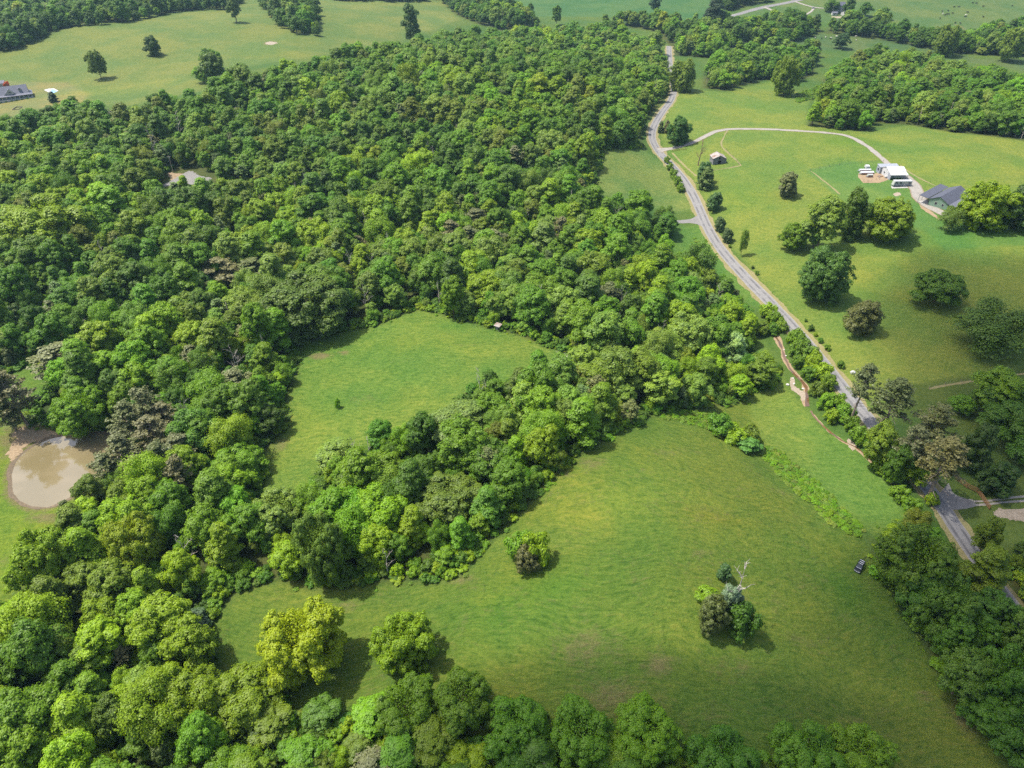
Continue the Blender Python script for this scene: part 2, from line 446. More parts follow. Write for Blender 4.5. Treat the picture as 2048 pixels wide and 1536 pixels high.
gx = axis([(-4000, -1000, 24), (-1000, -420, 60), (-420, -220, 70), (-220, 260, 290), (260, 520, 80), (520, 1000, 48), (1000, 4000, 24)])
gy = axis([(-600, 20, 40), (20, 330, 190), (330, 520, 70), (520, 800, 66), (800, 1300, 60), (1300, 2500, 40), (2500, 7000, 24)])
XX, YY = np.meshgrid(gx, gy)
ZZ = z_at(XX, YY)
nx, ny = len(gx), len(gy)
vx, vy = XX.ravel(), YY.ravel()
gcol = np.tile(np.array([0.085, 0.15, 0.028]), (vx.size, 1))
gdry = np.full(vx.size, 0.1)
gmow = np.full(vx.size, 0.3)

def bbox_sel(poly, pad):
    P = np.asarray(poly)
    return np.where((vx > P[:, 0].min() - pad) & (vx < P[:, 0].max() + pad) & (vy > P[:, 1].min() - pad) & (vy < P[:, 1].max() + pad))[0]

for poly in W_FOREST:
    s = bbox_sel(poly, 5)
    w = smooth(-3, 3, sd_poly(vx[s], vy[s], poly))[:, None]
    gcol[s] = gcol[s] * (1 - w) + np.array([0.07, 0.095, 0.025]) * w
for pts, colr, dry, mow, fe in ZONES:
    poly = wpoly(pts)
    s = bbox_sel(poly, fe)
    w = smooth(-fe, fe, sd_poly(vx[s], vy[s], poly))
    gcol[s] = gcol[s] * (1 - w[:, None]) + np.array(colr) * w[:, None]
    gdry[s] = gdry[s] * (1 - w) + dry * w
    gmow[s] = gmow[s] * (1 - w) + mow * w
def blob(px, py, rx, ry):
    c = hit(px, py)
    dep = project(c.x, c.y, c.z)[2]
    sx = rx * dep / FPX
    sy = ry * dep / FPX / max(0.25, math.sin(math.atan2(CAM_H - c.z, c.y)))
    return np.exp(-(((vx - c.x) / sx) ** 2 + ((vy - c.y) / sy) ** 2))
for px, py, rx, ry, colr in LUSH_AND_LIT:
    w = blob(px, py, rx, ry)[:, None] * 0.55
    gcol = gcol * (1 - w) + np.array(colr) * w
gcol = gcol * np.array([0.76, 0.72, 0.72])
for px, py, rx, ry, am in DRY:
    gdry = np.maximum(gdry, blob(px, py, rx * 1.2, ry * 1.2) * (am + 0.28))
dp = sd_poly(vx, vy, POND[1])
gdry = np.maximum(gdry, 0.95 * smooth(-4.5, -0.5, dp))

me = bpy.data.meshes.new('ground')
me.vertices.add(nx * ny)
me.vertices.foreach_set('co', np.stack([vx, vy, ZZ.ravel()], 1).ravel())
i, j = np.meshgrid(np.arange(nx - 1), np.arange(ny - 1))
a = (j * nx + i).ravel()
quads = np.stack([a, a + 1, a + 1 + nx, a + nx], 1)
me.loops.add(quads.size); me.polygons.add(len(quads))
me.loops.foreach_set('vertex_index', quads.ravel())
me.polygons.foreach_set('loop_start', np.arange(0, quads.size, 4))
me.polygons.foreach_set('use_smooth', np.ones(len(quads), bool))
me.update(calc_edges=True)
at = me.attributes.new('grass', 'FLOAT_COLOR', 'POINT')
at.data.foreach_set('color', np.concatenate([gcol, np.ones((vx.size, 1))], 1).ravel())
at = me.attributes.new('dry', 'FLOAT', 'POINT'); at.data.foreach_set('value', gdry)
at = me.attributes.new('mown', 'FLOAT', 'POINT'); at.data.foreach_set('value', gmow)

m, nt, b, L = new_mat('grassland')
pos = N(nt, 'ShaderNodeNewGeometry').outputs['Position']
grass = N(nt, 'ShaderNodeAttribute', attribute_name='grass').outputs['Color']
dry = N(nt, 'ShaderNodeAttribute', attribute_name='dry').outputs['Fac']
mown = N(nt, 'ShaderNodeAttribute', attribute_name='mown').outputs['Fac']
# swaths of cut hay: a field warped by slow noise and stretched along its rows
wn_ = N(nt, 'ShaderNodeTexNoise'); wn_.inputs['Scale'].default_value = 0.022; wn_.inputs['Detail'].default_value = 2
L.new(pos, wn_.inputs['Vector'])
wv = N(nt, 'ShaderNodeVectorMath', operation='MULTIPLY_ADD')
L.new(wn_.outputs['Color'], wv.inputs[0]); wv.inputs[1].default_value = (22, 22, 0); L.new(pos, wv.inputs[2])
mp = N(nt, 'ShaderNodeMapping'); mp.inputs['Rotation'].default_value = (0, 0, 0.5); mp.inputs['Scale'].default_value = (0.32, 1.25, 0.5)
L.new(wv.outputs[0], mp.inputs['Vector'])
sw = noise(nt, mp.outputs[0], 1.0, 5, 0.68)
n_big = noise(nt, pos, 0.02, 4, 0.6)
n_mid = noise(nt, pos, 0.11, 5, 0.62, 0.6)
n_cl = noise(nt, pos, 0.75, 5, 0.7)
n_fine = noise(nt, pos, 2.2, 4, 0.75)
yel = mixc(nt, 1.0, grass, (1.24, 1.08, 0.95), 'MULTIPLY')
grn = mixc(nt, 1.0, grass, (0.8, 0.94, 0.85), 'MULTIPLY')
c = mixc(nt, rng_map(nt, n_big, 0.36, 0.64), grn, yel)
c = mixc(nt, rng_map(nt, n_mid, 0.35, 0.68, 0, 0.6), c, mixc(nt, 1.0, c, (0.72, 0.86, 0.8), 'MULTIPLY'))
hay = mixc(nt, 1.0, c, (1.45, 1.18, 1.35), 'MULTIPLY')
deep = mixc(nt, 1.0, c, (0.5, 0.66, 0.55), 'MULTIPLY')
swm = mth(nt, 'MULTIPLY', rng_map(nt, sw, 0.5, 0.66), mown)
swd = mth(nt, 'MULTIPLY', rng_map(nt, sw, 0.5, 0.34), mown)
c = mixc(nt, mth(nt, 'MULTIPLY', swm, 0.75), c, hay)
c = mixc(nt, mth(nt, 'MULTIPLY', swd, 0.75), c, deep)
c = mixc(nt, rng_map(nt, n_cl, 0.44, 0.66, 0, 0.7), c, mixc(nt, 1.0, c, (0.55, 0.7, 0.6), 'MULTIPLY'))
c = mixc(nt, rng_map(nt, n_fine, 0.48, 0.7, 0, 0.7), c, mixc(nt, 1.0, c, (1.45, 1.3, 1.4), 'MULTIPLY'))
# dry stubble and bare clay where the dryness beats the noise
dsum = mth(nt, 'ADD', dry, mth(nt, 'MULTIPLY', mth(nt, 'SUBTRACT', mth(nt, 'ADD', mth(nt, 'ADD', mth(nt, 'MULTIPLY', n_mid, 0.4), mth(nt, 'MULTIPLY', n_cl, 0.25)), mth(nt, 'MULTIPLY', sw, 0.35)), 0.5), 1.9))
c = mixc(nt, rng_map(nt, dsum, 0.42, 0.95, 0, 0.85), c, mixc(nt, rng_map(nt, n_fine, 0.3, 0.7), (0.095, 0.085, 0.03), (0.175, 0.15, 0.065)))
c = mixc(nt, rng_map(nt, dsum, 0.95, 1.2), c, mixc(nt, n_cl, (0.22, 0.14, 0.08), (0.3, 0.21, 0.13)))
L.new(c, b.inputs['Base Color'])
b.inputs['Roughness'].default_value = 0.85
b.inputs['Specular IOR Level'].default_value = 0.15
hsum = mth(nt, 'ADD', mth(nt, 'MULTIPLY', mth(nt, 'MULTIPLY', sw, mown), 0.9), mth(nt, 'MULTIPLY', n_cl, 0.55))
hsum = mth(nt, 'ADD', hsum, mth(nt, 'MULTIPLY', n_fine, 0.22))
bp = N(nt, 'ShaderNodeBump'); bp.inputs['Strength'].default_value = 0.8; bp.inputs['Distance'].default_value = 0.9
L.new(hsum, bp.inputs['Height']); L.new(bp.outputs[0], b.inputs['Normal'])
me.materials.append(m)
ground = add('ground', me)
tag(ground, 'rolling green pasture, hay fields and woodland floor', 'ground', kind='structure')

# ------------------------------------------------------------------ draped sheets: roads, tracks, dirt, water
def chaikin(p, n=2):
    p = np.asarray(p, float)
    for _ in range(n):
        q = np.empty((2 * (len(p) - 1), p.shape[1]))
        q[0::2] = .75 * p[:-1] + .25 * p[1:]
        q[1::2] = .25 * p[:-1] + .75 * p[1:]
        p = np.vstack([p[:1], q, p[-1:]])
    return p

def resample(p, step):
    p = np.asarray(p, float)
    d = np.r_[0, np.cumsum(np.hypot(*np.diff(p[:, :2], axis=0).T))]
    n = max(2, int(d[-1] / step))
    t = np.linspace(0, d[-1], n)
    return np.stack([np.interp(t, d, p[:, k]) for k in range(p.shape[1])], 1)

def px_line(pts, step=1.5, n=2):
    """pixel polyline (x, y[, width]) -> ground polyline with widths"""
    w = [(lambda g: (g.x, g.y, p[2] if len(p) > 2 else 0))(hit(p[0], p[1])) for p in pts]
    return resample(chaikin(w, n), step)

def ribbon(name, line, width, mat, off, ragged=0.0, nseg=6, seed=1):
    r = np.random.default_rng(seed)
    p = line[:, :2]
    t = np.gradient(p, axis=0)
    t /= np.linalg.norm(t, axis=1)[:, None] + 1e-9
    nrm = np.stack([-t[:, 1], t[:, 0]], 1)
    wd = np.where(line[:, 2] > 0, line[:, 2], width)
    k = len(p)
    def rag():
        if not ragged: return np.zeros(k)
        q = r.normal(size=k // 3 + 3)
        return ragged * (np.interp(np.arange(k), np.arange(len(q)) * 3, q) + 0.4 * r.normal(size=k))
    l, rr = wd / 2 + rag(), wd / 2 + rag()
    u = np.linspace(-1, 1, nseg + 1)
    V, U = [], []
    for q in u:
        e = np.where(q < 0, l, rr) * q
        xy = p + nrm * e[:, None]
        V.append(np.column_stack([xy, z_at(xy[:, 0], xy[:, 1]) + off]))
        U.append(np.column_stack([np.full(k, q), np.arange(k) * 0.01]))
    V = np.stack(V, 1).reshape(-1, 3)
    s = nseg + 1
    f = [(a * s + b_, a * s + b_ + 1, (a + 1) * s + b_ + 1, (a + 1) * s + b_) for a in range(k - 1) for b_ in range(nseg)]
    me = bpy.data.meshes.new(name)
    me.from_pydata(V.tolist(), [], f)
    me.materials.append(mat)
    at = me.attributes.new('across', 'FLOAT', 'POINT')
    at.data.foreach_set('value', np.tile(u, k))
    me.polygons.foreach_set('use_smooth', [True] * len(f))
    bm = bmesh.new(); bm.from_mesh(me)
    bm.normal_update()
    if sum(fc.normal.z for fc in bm.faces) < 0: bmesh.ops.reverse_faces(bm, faces=bm.faces)
    bm.to_mesh(me); bm.free()
    return add(name, me)

def sheet(name, poly, mat, off, grid=3.0, level=None):
    """a ground polygon cut on a grid and laid on the terrain"""
    bm = bmesh.new()
    vs = [bm.verts.new((x, y, 0)) for x, y in poly]
    bm.faces.new(vs)
    P = np.asarray(poly)
    if level is None:
        for ax, nrm in ((0, (1, 0, 0)), (1, (0, 1, 0))):
            q = math.floor(P[:, ax].min() / grid) * grid
            while q < P[:, ax].max():
                co = (q, 0, 0) if ax == 0 else (0, q, 0)
                bmesh.ops.bisect_plane(bm, geom=bm.verts[:] + bm.edges[:] + bm.faces[:], plane_co=co, plane_no=nrm)
                q += grid
    bmesh.ops.triangulate(bm, faces=bm.faces)
    for v in bm.verts:
        v.co.z = (float(z_at(v.co.x, v.co.y)) if level is None else level) + off
    bm.normal_update()
    if sum(f.normal.z for f in bm.faces) < 0: bmesh.ops.reverse_faces(bm, faces=bm.faces)
    me = bpy.data.meshes.new(name)
    bm.to_mesh(me); bm.free()
    me.materials.append(mat)
    return add(name, me)

def wobble(poly, amp, n=6, seed=3):
    r = np.random.default_rng(seed)
    P = np.asarray(poly, float)
    out = []
    for p, q in zip(P, np.roll(P, -1, 0)):
        for t in np.arange(n) / n:
            out.append(tuple(p * (1 - t) + q * t + r.normal(size=2) * amp))
    return out

# asphalt with paler centre and edges and darker wheel tracks, gravel, clay, water
m, nt, b, L = new_mat('asphalt')
pos = N(nt, 'ShaderNodeNewGeometry').outputs['Position']
ac = N(nt, 'ShaderNodeAttribute', attribute_name='across').outputs['Fac']
au = mth(nt, 'ABSOLUTE', ac)
tr = mth(nt, 'ABSOLUTE', mth(nt, 'SUBTRACT', au, 0.5))
n1 = noise(nt, pos, 1.2, 5, 0.65); n2 = noise(nt, pos, 0.14, 3, 0.6)
trk = mth(nt, 'MULTIPLY', rng_map(nt, tr, 0.26, 0.06), rng_map(nt, n2, 0.3, 0.62))
c = mixc(nt, rng_map(nt, n1, 0.3, 0.7), (0.16, 0.155, 0.152), (0.21, 0.204, 0.198))
c = mixc(nt, mth(nt, 'MULTIPLY', trk, 0.85), c, (0.075, 0.074, 0.078))
c = mixc(nt, mth(nt, 'MULTIPLY', rng_map(nt, au, 0.84, 1.0), rng_map(nt, n1, 0.3, 0.6, 0.4, 1.0)), c, (0.23, 0.21, 0.18))
L.new(c, b.inputs['Base Color']); b.inputs['Roughness'].default_value = 0.85
M['asphalt'] = m
def gravel_mat(name, lo, hi, edge=None):
    m, nt, b, L = new_mat(name)
    pos = N(nt, 'ShaderNodeNewGeometry').outputs['Position']
    n1 = noise(nt, pos, 1.7, 5, 0.7); n2 = noise(nt, pos, 0.25, 4, 0.6)
    c = mixc(nt, rng_map(nt, n1, 0.3, 0.7), lo, hi)
    c = mixc(nt, rng_map(nt, n2, 0.5, 0.7, 0, 0.4), c, tuple(v * 0.72 for v in lo))
    if edge:
        au = mth(nt, 'ABSOLUTE', N(nt, 'ShaderNodeAttribute', attribute_name='across').outputs['Fac'])
        c = mixc(nt, rng_map(nt, mth(nt, 'ADD', au, mth(nt, 'MULTIPLY', mth(nt, 'SUBTRACT', n1, 0.5), 0.5)), 0.72, 0.95), c, edge)
    L.new(c, b.inputs['Base Color']); b.inputs['Roughness'].default_value = 0.9
    bp = N(nt, 'ShaderNodeBump'); bp.inputs['Distance'].default_value = 0.06; L.new(n1, bp.inputs['Height']); L.new(bp.outputs[0], b.inputs['Normal'])
    return m
M['gravel'] = gravel_mat('gravel', (0.2, 0.185, 0.16), (0.3, 0.28, 0.25), (0.19, 0.145, 0.085))
M['grey_gravel'] = gravel_mat('grey_gravel', (0.135, 0.13, 0.122), (0.21, 0.2, 0.19))
M['clay'] = gravel_mat('clay', (0.2, 0.135, 0.075), (0.3, 0.225, 0.135))
M['verge'] = gravel_mat('verge', (0.15, 0.135, 0.05), (0.23, 0.2, 0.085))
M['sandbar'] = gravel_mat('sandbar', (0.22, 0.175, 0.12), (0.31, 0.26, 0.2))
M['concrete'] = gravel_mat('concrete', (0.3, 0.29, 0.275), (0.38, 0.37, 0.35))

def water_mat(name, lo, hi, rough=0.06, bump=0.02):
    m, nt, b, L = new_mat(name)
    pos = N(nt, 'ShaderNodeNewGeometry').outputs['Position']
    n1 = noise(nt, pos, 0.08, 3, 0.5, 0.5); n2 = noise(nt, pos, 3.0, 3, 0.6)
    L.new(mixc(nt, rng_map(nt, n1, 0.3, 0.7), lo, hi), b.inputs['Base Color'])
    b.inputs['Roughness'].default_value = rough
    b.inputs['IOR'].default_value = 1.33
    b.inputs['Specular IOR Level'].default_value = 1.0
    b.inputs['Coat Weight'].default_value = 1.0
    b.inputs['Coat Roughness'].default_value = 0.03
    bp = N(nt, 'ShaderNodeBump'); bp.inputs['Strength'].default_value = 0.3; bp.inputs['Distance'].default_value = bump
    L.new(n2, bp.inputs['Height']); L.new(bp.outputs[0], b.inputs['Normal'])
    return m
M['pond'] = water_mat('pond_water', (0.165, 0.135, 0.068), (0.21, 0.17, 0.095))
M['creek'] = water_mat('creek_water', (0.1, 0.055, 0.027), (0.15, 0.085, 0.042))
M['pool'] = water_mat('pool_water', (0.15, 0.38, 0.65), (0.2, 0.45, 0.75))

ROAD_PX = [(1338, 92), (1339, 112), (1341, 140), (1346, 162), (1349, 182), (1342, 202), (1325, 224), (1308, 250), (1302, 275), (1314, 300), (1340, 327), (1368, 360), (1388, 392), (1402, 425),
           (1414, 455), (1442, 500), (1492, 557), (1534, 598), (1572, 638), (1628, 704), (1682, 770), (1726, 826), (1775, 885), (1830, 945), (1878, 1003), (1912, 1055), (1945, 1105), (1998, 1180), (2060, 1262), (2150, 1380), (2300, 1560)]
road_line = px_line(ROAD_PX, 1.6, 3)
tag(ribbon('verge', road_line, 8.6, M['verge'], 0.03, 0.45, 6, 5), 'strip of dry tan grass and grit beside the country road', 'verge', kind='structure')
tag(ribbon('road', road_line, 5.3, M['asphalt'], 0.07, 0.06, 10, 4), 'narrow grey asphalt country road winding up the valley', 'road', kind='structure')
FAR_ROAD = px_line([(1455, 34), (1475, 29), (1505, 20), (1545, 11), (1590, 2), (1640, -10), (1720, -30)], 3)
tag(ribbon('road', FAR_ROAD, 7.5, M['asphalt'], 0.12, 0.1, 6, 4), 'pale far road passing below the white houses', 'road', kind='structure')
def drive(name, pts, width, mat, label, off=0.05, ragged=0.25, seed=8, step=1.5):
    return tag(ribbon(name, px_line(pts, step), width, M[mat], off, ragged, 6, seed), label, 'track', kind='structure')
drive('driveway', [(1318, 301, 9), (1328, 299, 5), (1350, 296, 4), (1385, 287, 4), (1412, 272, 4), (1435, 261, 4), (1470, 257, 4), (1530, 258, 4), (1600, 262, 4), (1660, 266, 4), (1700, 272, 4), (1730, 289, 4),
                   (1760, 314, 4), (1786, 336, 4.5), (1815, 356, 7), (1832, 374, 8), (1836, 392, 7), (1850, 408, 7), (1872, 420, 7), (1894, 430, 6)], 4, 'gravel', 'pale gravel driveway curving from the road to the workshop', 0.09)
drive('driveway', [(1404, 440, 17), (1392, 441, 9), (1383, 442, 5), (1365, 443, 4), (1340, 444, 3.5)], 4, 'grey_gravel', 'short grey gravel spur at the field gate', 0.05)
drive('driveway', [(1876, 990, 15), (1900, 1003, 9), (1925, 1007, 5), (1950, 1006, 3.2)], 5, 'grey_gravel', 'grey gravel apron where the lane meets the road', 0.05)
for k, (y0, y1) in enumerate(((1001, 996), (1008, 1004))):
    drive('wheel_track', [(1945, y0 + 2), (1985, y0), (2010, y1), (2048, y1 - 3), (2120, y1 - 8)], 0.9, 'gravel', 'pale wheel track of the lane through the lawn', 0.04, 0.1, 20 + k)
drive('lane', [(1528, 14), (1548, 22), (1566, 30), (1580, 36)], 5, 'gravel', 'pale far lane leaving the road below the houses', 0.15, 0.2, 31, 3)
drive('lane', [(1590, 3), (1610, 10), (1628, 15), (1650, 17)], 4, 'gravel', 'thin far lane leading to the white houses', 0.15, 0.2, 32, 3)
drive('lane', [(1628, 16), (1622, 24), (1610, 30)], 3, 'gravel', 'thin far lane bending behind the trees', 0.15, 0.2, 33, 3)
tag(sheet('gravel_pad', wobble(wpoly([(296, 377), (330, 368), (348, 358), (362, 350), (376, 342), (386, 342), (398, 351), (424, 357), (416, 367), (388, 370), (350, 370)]), 0.35), M['grey_gravel'], 0.06),
    'grey gravel turnaround in the wood by the utility pole', 'track', kind='structure')
tag(sheet('clay_bank', wobble(wpoly([(334, 345), (348, 346), (366, 347), (356, 357), (342, 361)]), 0.3), M['clay'], 0.03), 'orange clay bank beside the gravel turnaround', 'bank', kind='structure')
tag(sheet('dirt_lot', wobble(wpoly([(1985, 1021), (2010, 1018), (2070, 1018), (2070, 1046), (2035, 1042), (2010, 1036), (1988, 1034)]), 0.25), M['sandbar'], 0.03), 'bare tan dirt patch beside the two-track lane', 'dirt', kind='structure')
tag(sheet('dirt_lot', wobble(wpoly([(1714, 348), (1722, 361), (1726, 366), (1757, 366), (1776, 360), (1776, 350), (1764, 344), (1748, 347), (1730, 343)]), 0.3), M['clay'], 0.03), 'orange dirt yard beside the white workshop', 'dirt', kind='structure')
tag(sheet('dirt_lot', wobble(wpoly([(1787, 386), (1800, 385), (1802, 390), (1793, 393), (1786, 390)]), 0.2), M['sandbar'], 0.03), 'round bare fire ring patch on the shop lawn', 'dirt', kind='structure')
tag(sheet('dirt_lot', wobble(wpoly([(530, 85), (545, 83), (555, 86), (545, 90), (532, 89)]), 0.6), M['sandbar'], 0.04), 'pale bare patch on the western pasture', 'dirt', kind='structure')
tag(sheet('dirt_lot', wobble(wpoly([(1838, 412), (1850, 422), (1868, 434), (1880, 440), (1872, 430), (1852, 414), (1840, 400)]), 0.25), M['clay'], 0.03), 'orange clay cut along the driveway bend', 'dirt', kind='structure')
for k, pts in enumerate(([(1622, 342), (1640, 356), (1660, 372), (1680, 388)], [(1800, 330), (1830, 352), (1870, 372), (1905, 382)], [(1457, 257), (1447, 275), (1440, 290), (1455, 305), (1475, 322), (1482, 331)], [(1482, 331), (1455, 337), (1425, 341)],
                         [(1345, 306), (1360, 322), (1376, 338), (1392, 352)], [(1858, 778), (1900, 769), (1960, 760), (2048, 747), (2120, 738)])):
    drive('dirt_path', pts, 1.1, 'verge', ('worn tan fence path below the workshop lawn', 'tan cow path above the green house', 'tan path bending round the old barn', 'tan path along the old barn fence', 'tan strip between road and barn lot', 'tan path along the wire fence below the pasture')[k], 0.03, 0.2, 40 + k)
M['pressed'] = plain('pressed_grass', (0.05, 0.075, 0.018), 0.9, 0.3, 1.5, 0.1)
for k, dx in enumerate((0, 9)):
    drive('wheel_track', [(1724 + dx, 1124), (1736 + dx, 1110), (1752 + dx, 1100), (1772 + dx, 1094)], 0.45, 'pressed', 'dark pressed tyre track in the grass behind the black car', 0.03, 0.12, 60 + k)
# creek: sandy bed with brown water
CREEK = [(1478, 622), (1500, 632), (1522, 642), (1545, 665), (1562, 690), (1566, 708), (1573, 725), (1584, 742), (1598, 758), (1612, 772), (1614, 790), (1612, 808), (1624, 828), (1645, 850), (1668, 872), (1690, 885), (1712, 895), (1735, 915), (1760, 940), (1790, 965), (1815, 1000), (1850, 1040)]
creek_line = px_line(CREEK, 1.4)
n0, n1_ = int(len(creek_line) * 0.12), int(len(creek_line) * 0.56)
for s_, (i0, i1, wb, ww) in enumerate(((n0, n1_, 1.9, 0.95), (n1_ + 1, int(len(creek_line) * 0.9), 1.0, 0.55))):
    seg = creek_line[i0:i1]
    tag(ribbon('creek_bank', seg, wb, M['clay'], 0.03, 0.42, 4, 9 + s_), ('bare clay banks of the small creek by the sheds', 'narrow clay banks of the creek below the sandbar')[s_], 'bank', kind='structure')
    tag(ribbon('creek', seg, ww, M['creek'], 0.07, 0.22, 4, 19 + s_), ('reddish brown creek beside the collapsed shed', 'thin brown creek below the sandbar')[s_], 'creek', kind='structure')
tag(sheet('sandbar', wobble(wpoly([(1584, 752), (1590, 760), (1588, 772), (1602, 780), (1610, 784), (1612, 800), (1604, 804), (1598, 790), (1582, 778), (1580, 764)]), 0.2), M['sandbar'], 0.05), 'pale sand and gravel bar beside the creek', 'sandbar', kind='structure')
tag(sheet('sandbar', wobble(wpoly([(1692, 878), (1702, 880), (1713, 892), (1708, 902), (1698, 896)]), 0.2), M['sandbar'], 0.05), 'small tan sandbar at the creek bend below the pines', 'sandbar', kind='structure')
tag(sheet('pond', [(x, y) for x, y in np.vstack([chaikin(np.vstack([POND[1], POND[1][:1]]), 2)[:-1]])], M['pond'], 0.0, level=POND[0]), 'muddy tan farm pond', 'pond', kind='structure')
tag(sheet('clay_bank', wobble(wpoly([(22, 862), (60, 858), (100, 862), (128, 866), (100, 872), (66, 886), (42, 902), (24, 922), (14, 905), (30, 880)]), 0.5), M['clay'], 0.05, 1.5), 'bare orange clay bank above the pond', 'bank', kind='structure')
M['mud'] = gravel_mat('mud', (0.085, 0.066, 0.042), (0.17, 0.125, 0.075))
_ring = chaikin(np.vstack([POND[1], POND[1][:1]]), 2)
tag(ribbon('pond_margin', resample(np.column_stack([_ring, np.zeros(len(_ring))]), 1.0), 1.5, M['mud'], 0.03, 0.35, 4, 77), 'dark wet mud margin round the pond', 'bank', kind='structure')

# ------------------------------------------------------------------ tree shapes (shared meshes, nominal radius R, height H)
def leaf_mesh(name, cent, nrm, size, mats, extra=None, aspect=0.62, rnd=None):
    """many small leaf-spray faces; extra = MB with woody parts (second material)"""
    r = rnd
    k = len(cent)
    up = r.normal(size=(k, 3))
    t1 = np.cross(nrm, up); t1 /= np.linalg.norm(t1, axis=1)[:, None] + 1e-9
    t2 = np.cross(nrm, t1)
    s = size * r.uniform(0.65, 1.35, size=k)
    a = t1 * s[:, None]; b_ = t2 * (s * aspect)[:, None]
    # bent rhombus: the tips hang a little, so a spray is not a flat card
    bend = nrm * (s * 0.22)[:, None]
    V = np.stack([cent + a - bend, cent + b_, cent - a - bend, cent - b_], 1).reshape(-1, 3)
    F = (np.arange(k)[:, None] * 4 + np.array([[0, 1, 3], [1, 2, 3]]).reshape(1, 6)).reshape(-1, 3)
    me = bpy.data.meshes.new(name)
    wood_v = np.array(extra.v) if extra else np.zeros((0, 3))
    wf = extra.f if extra else []
    nv = len(V)
    me.vertices.add(nv + len(wood_v))
    me.vertices.foreach_set('co', np.vstack([V, wood_v]).ravel())
    loops = list(F.ravel()) + [nv + q for f in wf for q in f]
    me.loops.add(len(loops))
    me.loops.foreach_set('vertex_index', np.array(loops, np.int32))
    starts = list(range(0, len(F) * 3, 3))
    p = len(F) * 3
    for f in wf:
        starts.append(p); p += len(f)
    me.polygons.add(len(starts))
    me.polygons.foreach_set('loop_start', np.array(starts, np.int32))
    me.polygons.foreach_set('material_index', np.array([0] * len(F) + [1] * len(wf), np.int32))
    for m_ in mats: me.materials.append(m_)
    me.update(calc_edges=True)
    return me

def sph(r, k):
    v = r.normal(size=(k, 3))
    return v / (np.linalg.norm(v, axis=1)[:, None] + 1e-9)

def profile(shape, t):
    if shape == 'round': return np.sqrt(np.clip(1 - (2 * t - 0.82) ** 2 / 1.45, 0.02, 1))
    if shape == 'cone': return 0.10 + 0.9 * (1 - t) ** 0.8 * np.minimum(1, 0.55 + 2.2 * t)
    if shape == 'egg': return np.clip(np.sin(math.pi * (0.16 + 0.80 * t)) ** 0.75, 0.05, 1)
    if shape == 'spread': return np.clip(np.sin(math.pi * (0.25 + 0.62 * t)) ** 0.6, 0.1, 1)
    if shape == 'column': return np.clip(np.minimum(1, 0.45 + 3 * t) * (1 - t ** 3.0) ** 0.6, 0.05, 1)

def crown_pts(r, R, zb, H, shape, nl, npf, nlf, rough=1.0, lobe=0.42, puff=0.17, under=0.45):
    """lobes on the tree's outline, puffs on the lobes, leaf sprays on the puffs"""
    lobes = []
    for i in range(nl):
        t = ((i + 0.5) / nl) ** 0.85 * 0.92 + r.uniform(-.04, .04)
        t = min(max(t, 0.02), 0.97)
        ang = i * 2.39996 + r.uniform(-.5, .5)
        lr = R * lobe * r.uniform(0.6, 1.3) * (1.0 if t < 0.85 else 0.8)
        pr = max(0.0, R * profile(shape, t) * r.uniform(0.74, 1.2) - lr * 0.75)
        lobes.append((np.array([math.cos(ang) * pr, math.sin(ang) * pr, zb + t * (H - zb) - lr * 0.35 * t]), lr))
    lc = np.array([l[0] for l in lobes]); lrad = np.array([l[1] for l in lobes])
    C, Nn = [], []
    axis_c = np.array([0, 0, zb + 0.45 * (H - zb)])
    for i, (c, lr) in enumerate(lobes):
        d = sph(r, npf)
        d[:, 2] = np.where(d[:, 2] < -under, -d[:, 2], d[:, 2])
        pc = c + d * lr * r.uniform(0.72, 1.2, size=(npf, 1)) * rough
        pr = R * puff * r.uniform(0.7, 1.4, size=npf)
        dd = np.linalg.norm(pc[:, None] - lc[None], axis=2) / lrad[None]
        dd[:, i] = 9
        keep = dd.min(1) > 0.72
        for q, rad, dv in zip(pc[keep], pr[keep], d[keep]):
            e = sph(r, nlf)
            e[:, 2] = np.where(e[:, 2] < -0.35, -e[:, 2], e[:, 2])
            stray = r.uniform(size=(nlf, 1)) < 0.26
            p = q + e * rad * np.where(stray, r.uniform(0.95, 1.55, size=(nlf, 1)), r.uniform(0.76, 1.06, size=(nlf, 1))) * np.array([1.06, 1.06, 0.9])
            C.append(p)
            Nn.append(e * 0.75 + dv * 0.35 + np.array([0, 0, 0.42]) + r.normal(size=(nlf, 3)) * 0.24)
    # sparse inner leaves so that the crown is not hollow
    k = int(nl * npf * nlf * 0.06)
    t = r.uniform(0.05, 0.9, size=k); ang = r.uniform(0, 6.283, size=k); q = np.sqrt(r.uniform(0, 1, size=k)) * 0.7 * R * profile(shape, t)
    C.append(np.stack([np.cos(ang) * q, np.sin(ang) * q, zb + t * (H - zb)], 1)); Nn.append(sph(r, k))
    C = np.vstack(C); Nn = np.vstack(Nn)
    ok = C[:, 2] > 0.15
    C, Nn = C[ok], Nn[ok]
    Nn /= np.linalg.norm(Nn, axis=1)[:, None]
    return C, Nn, lobes

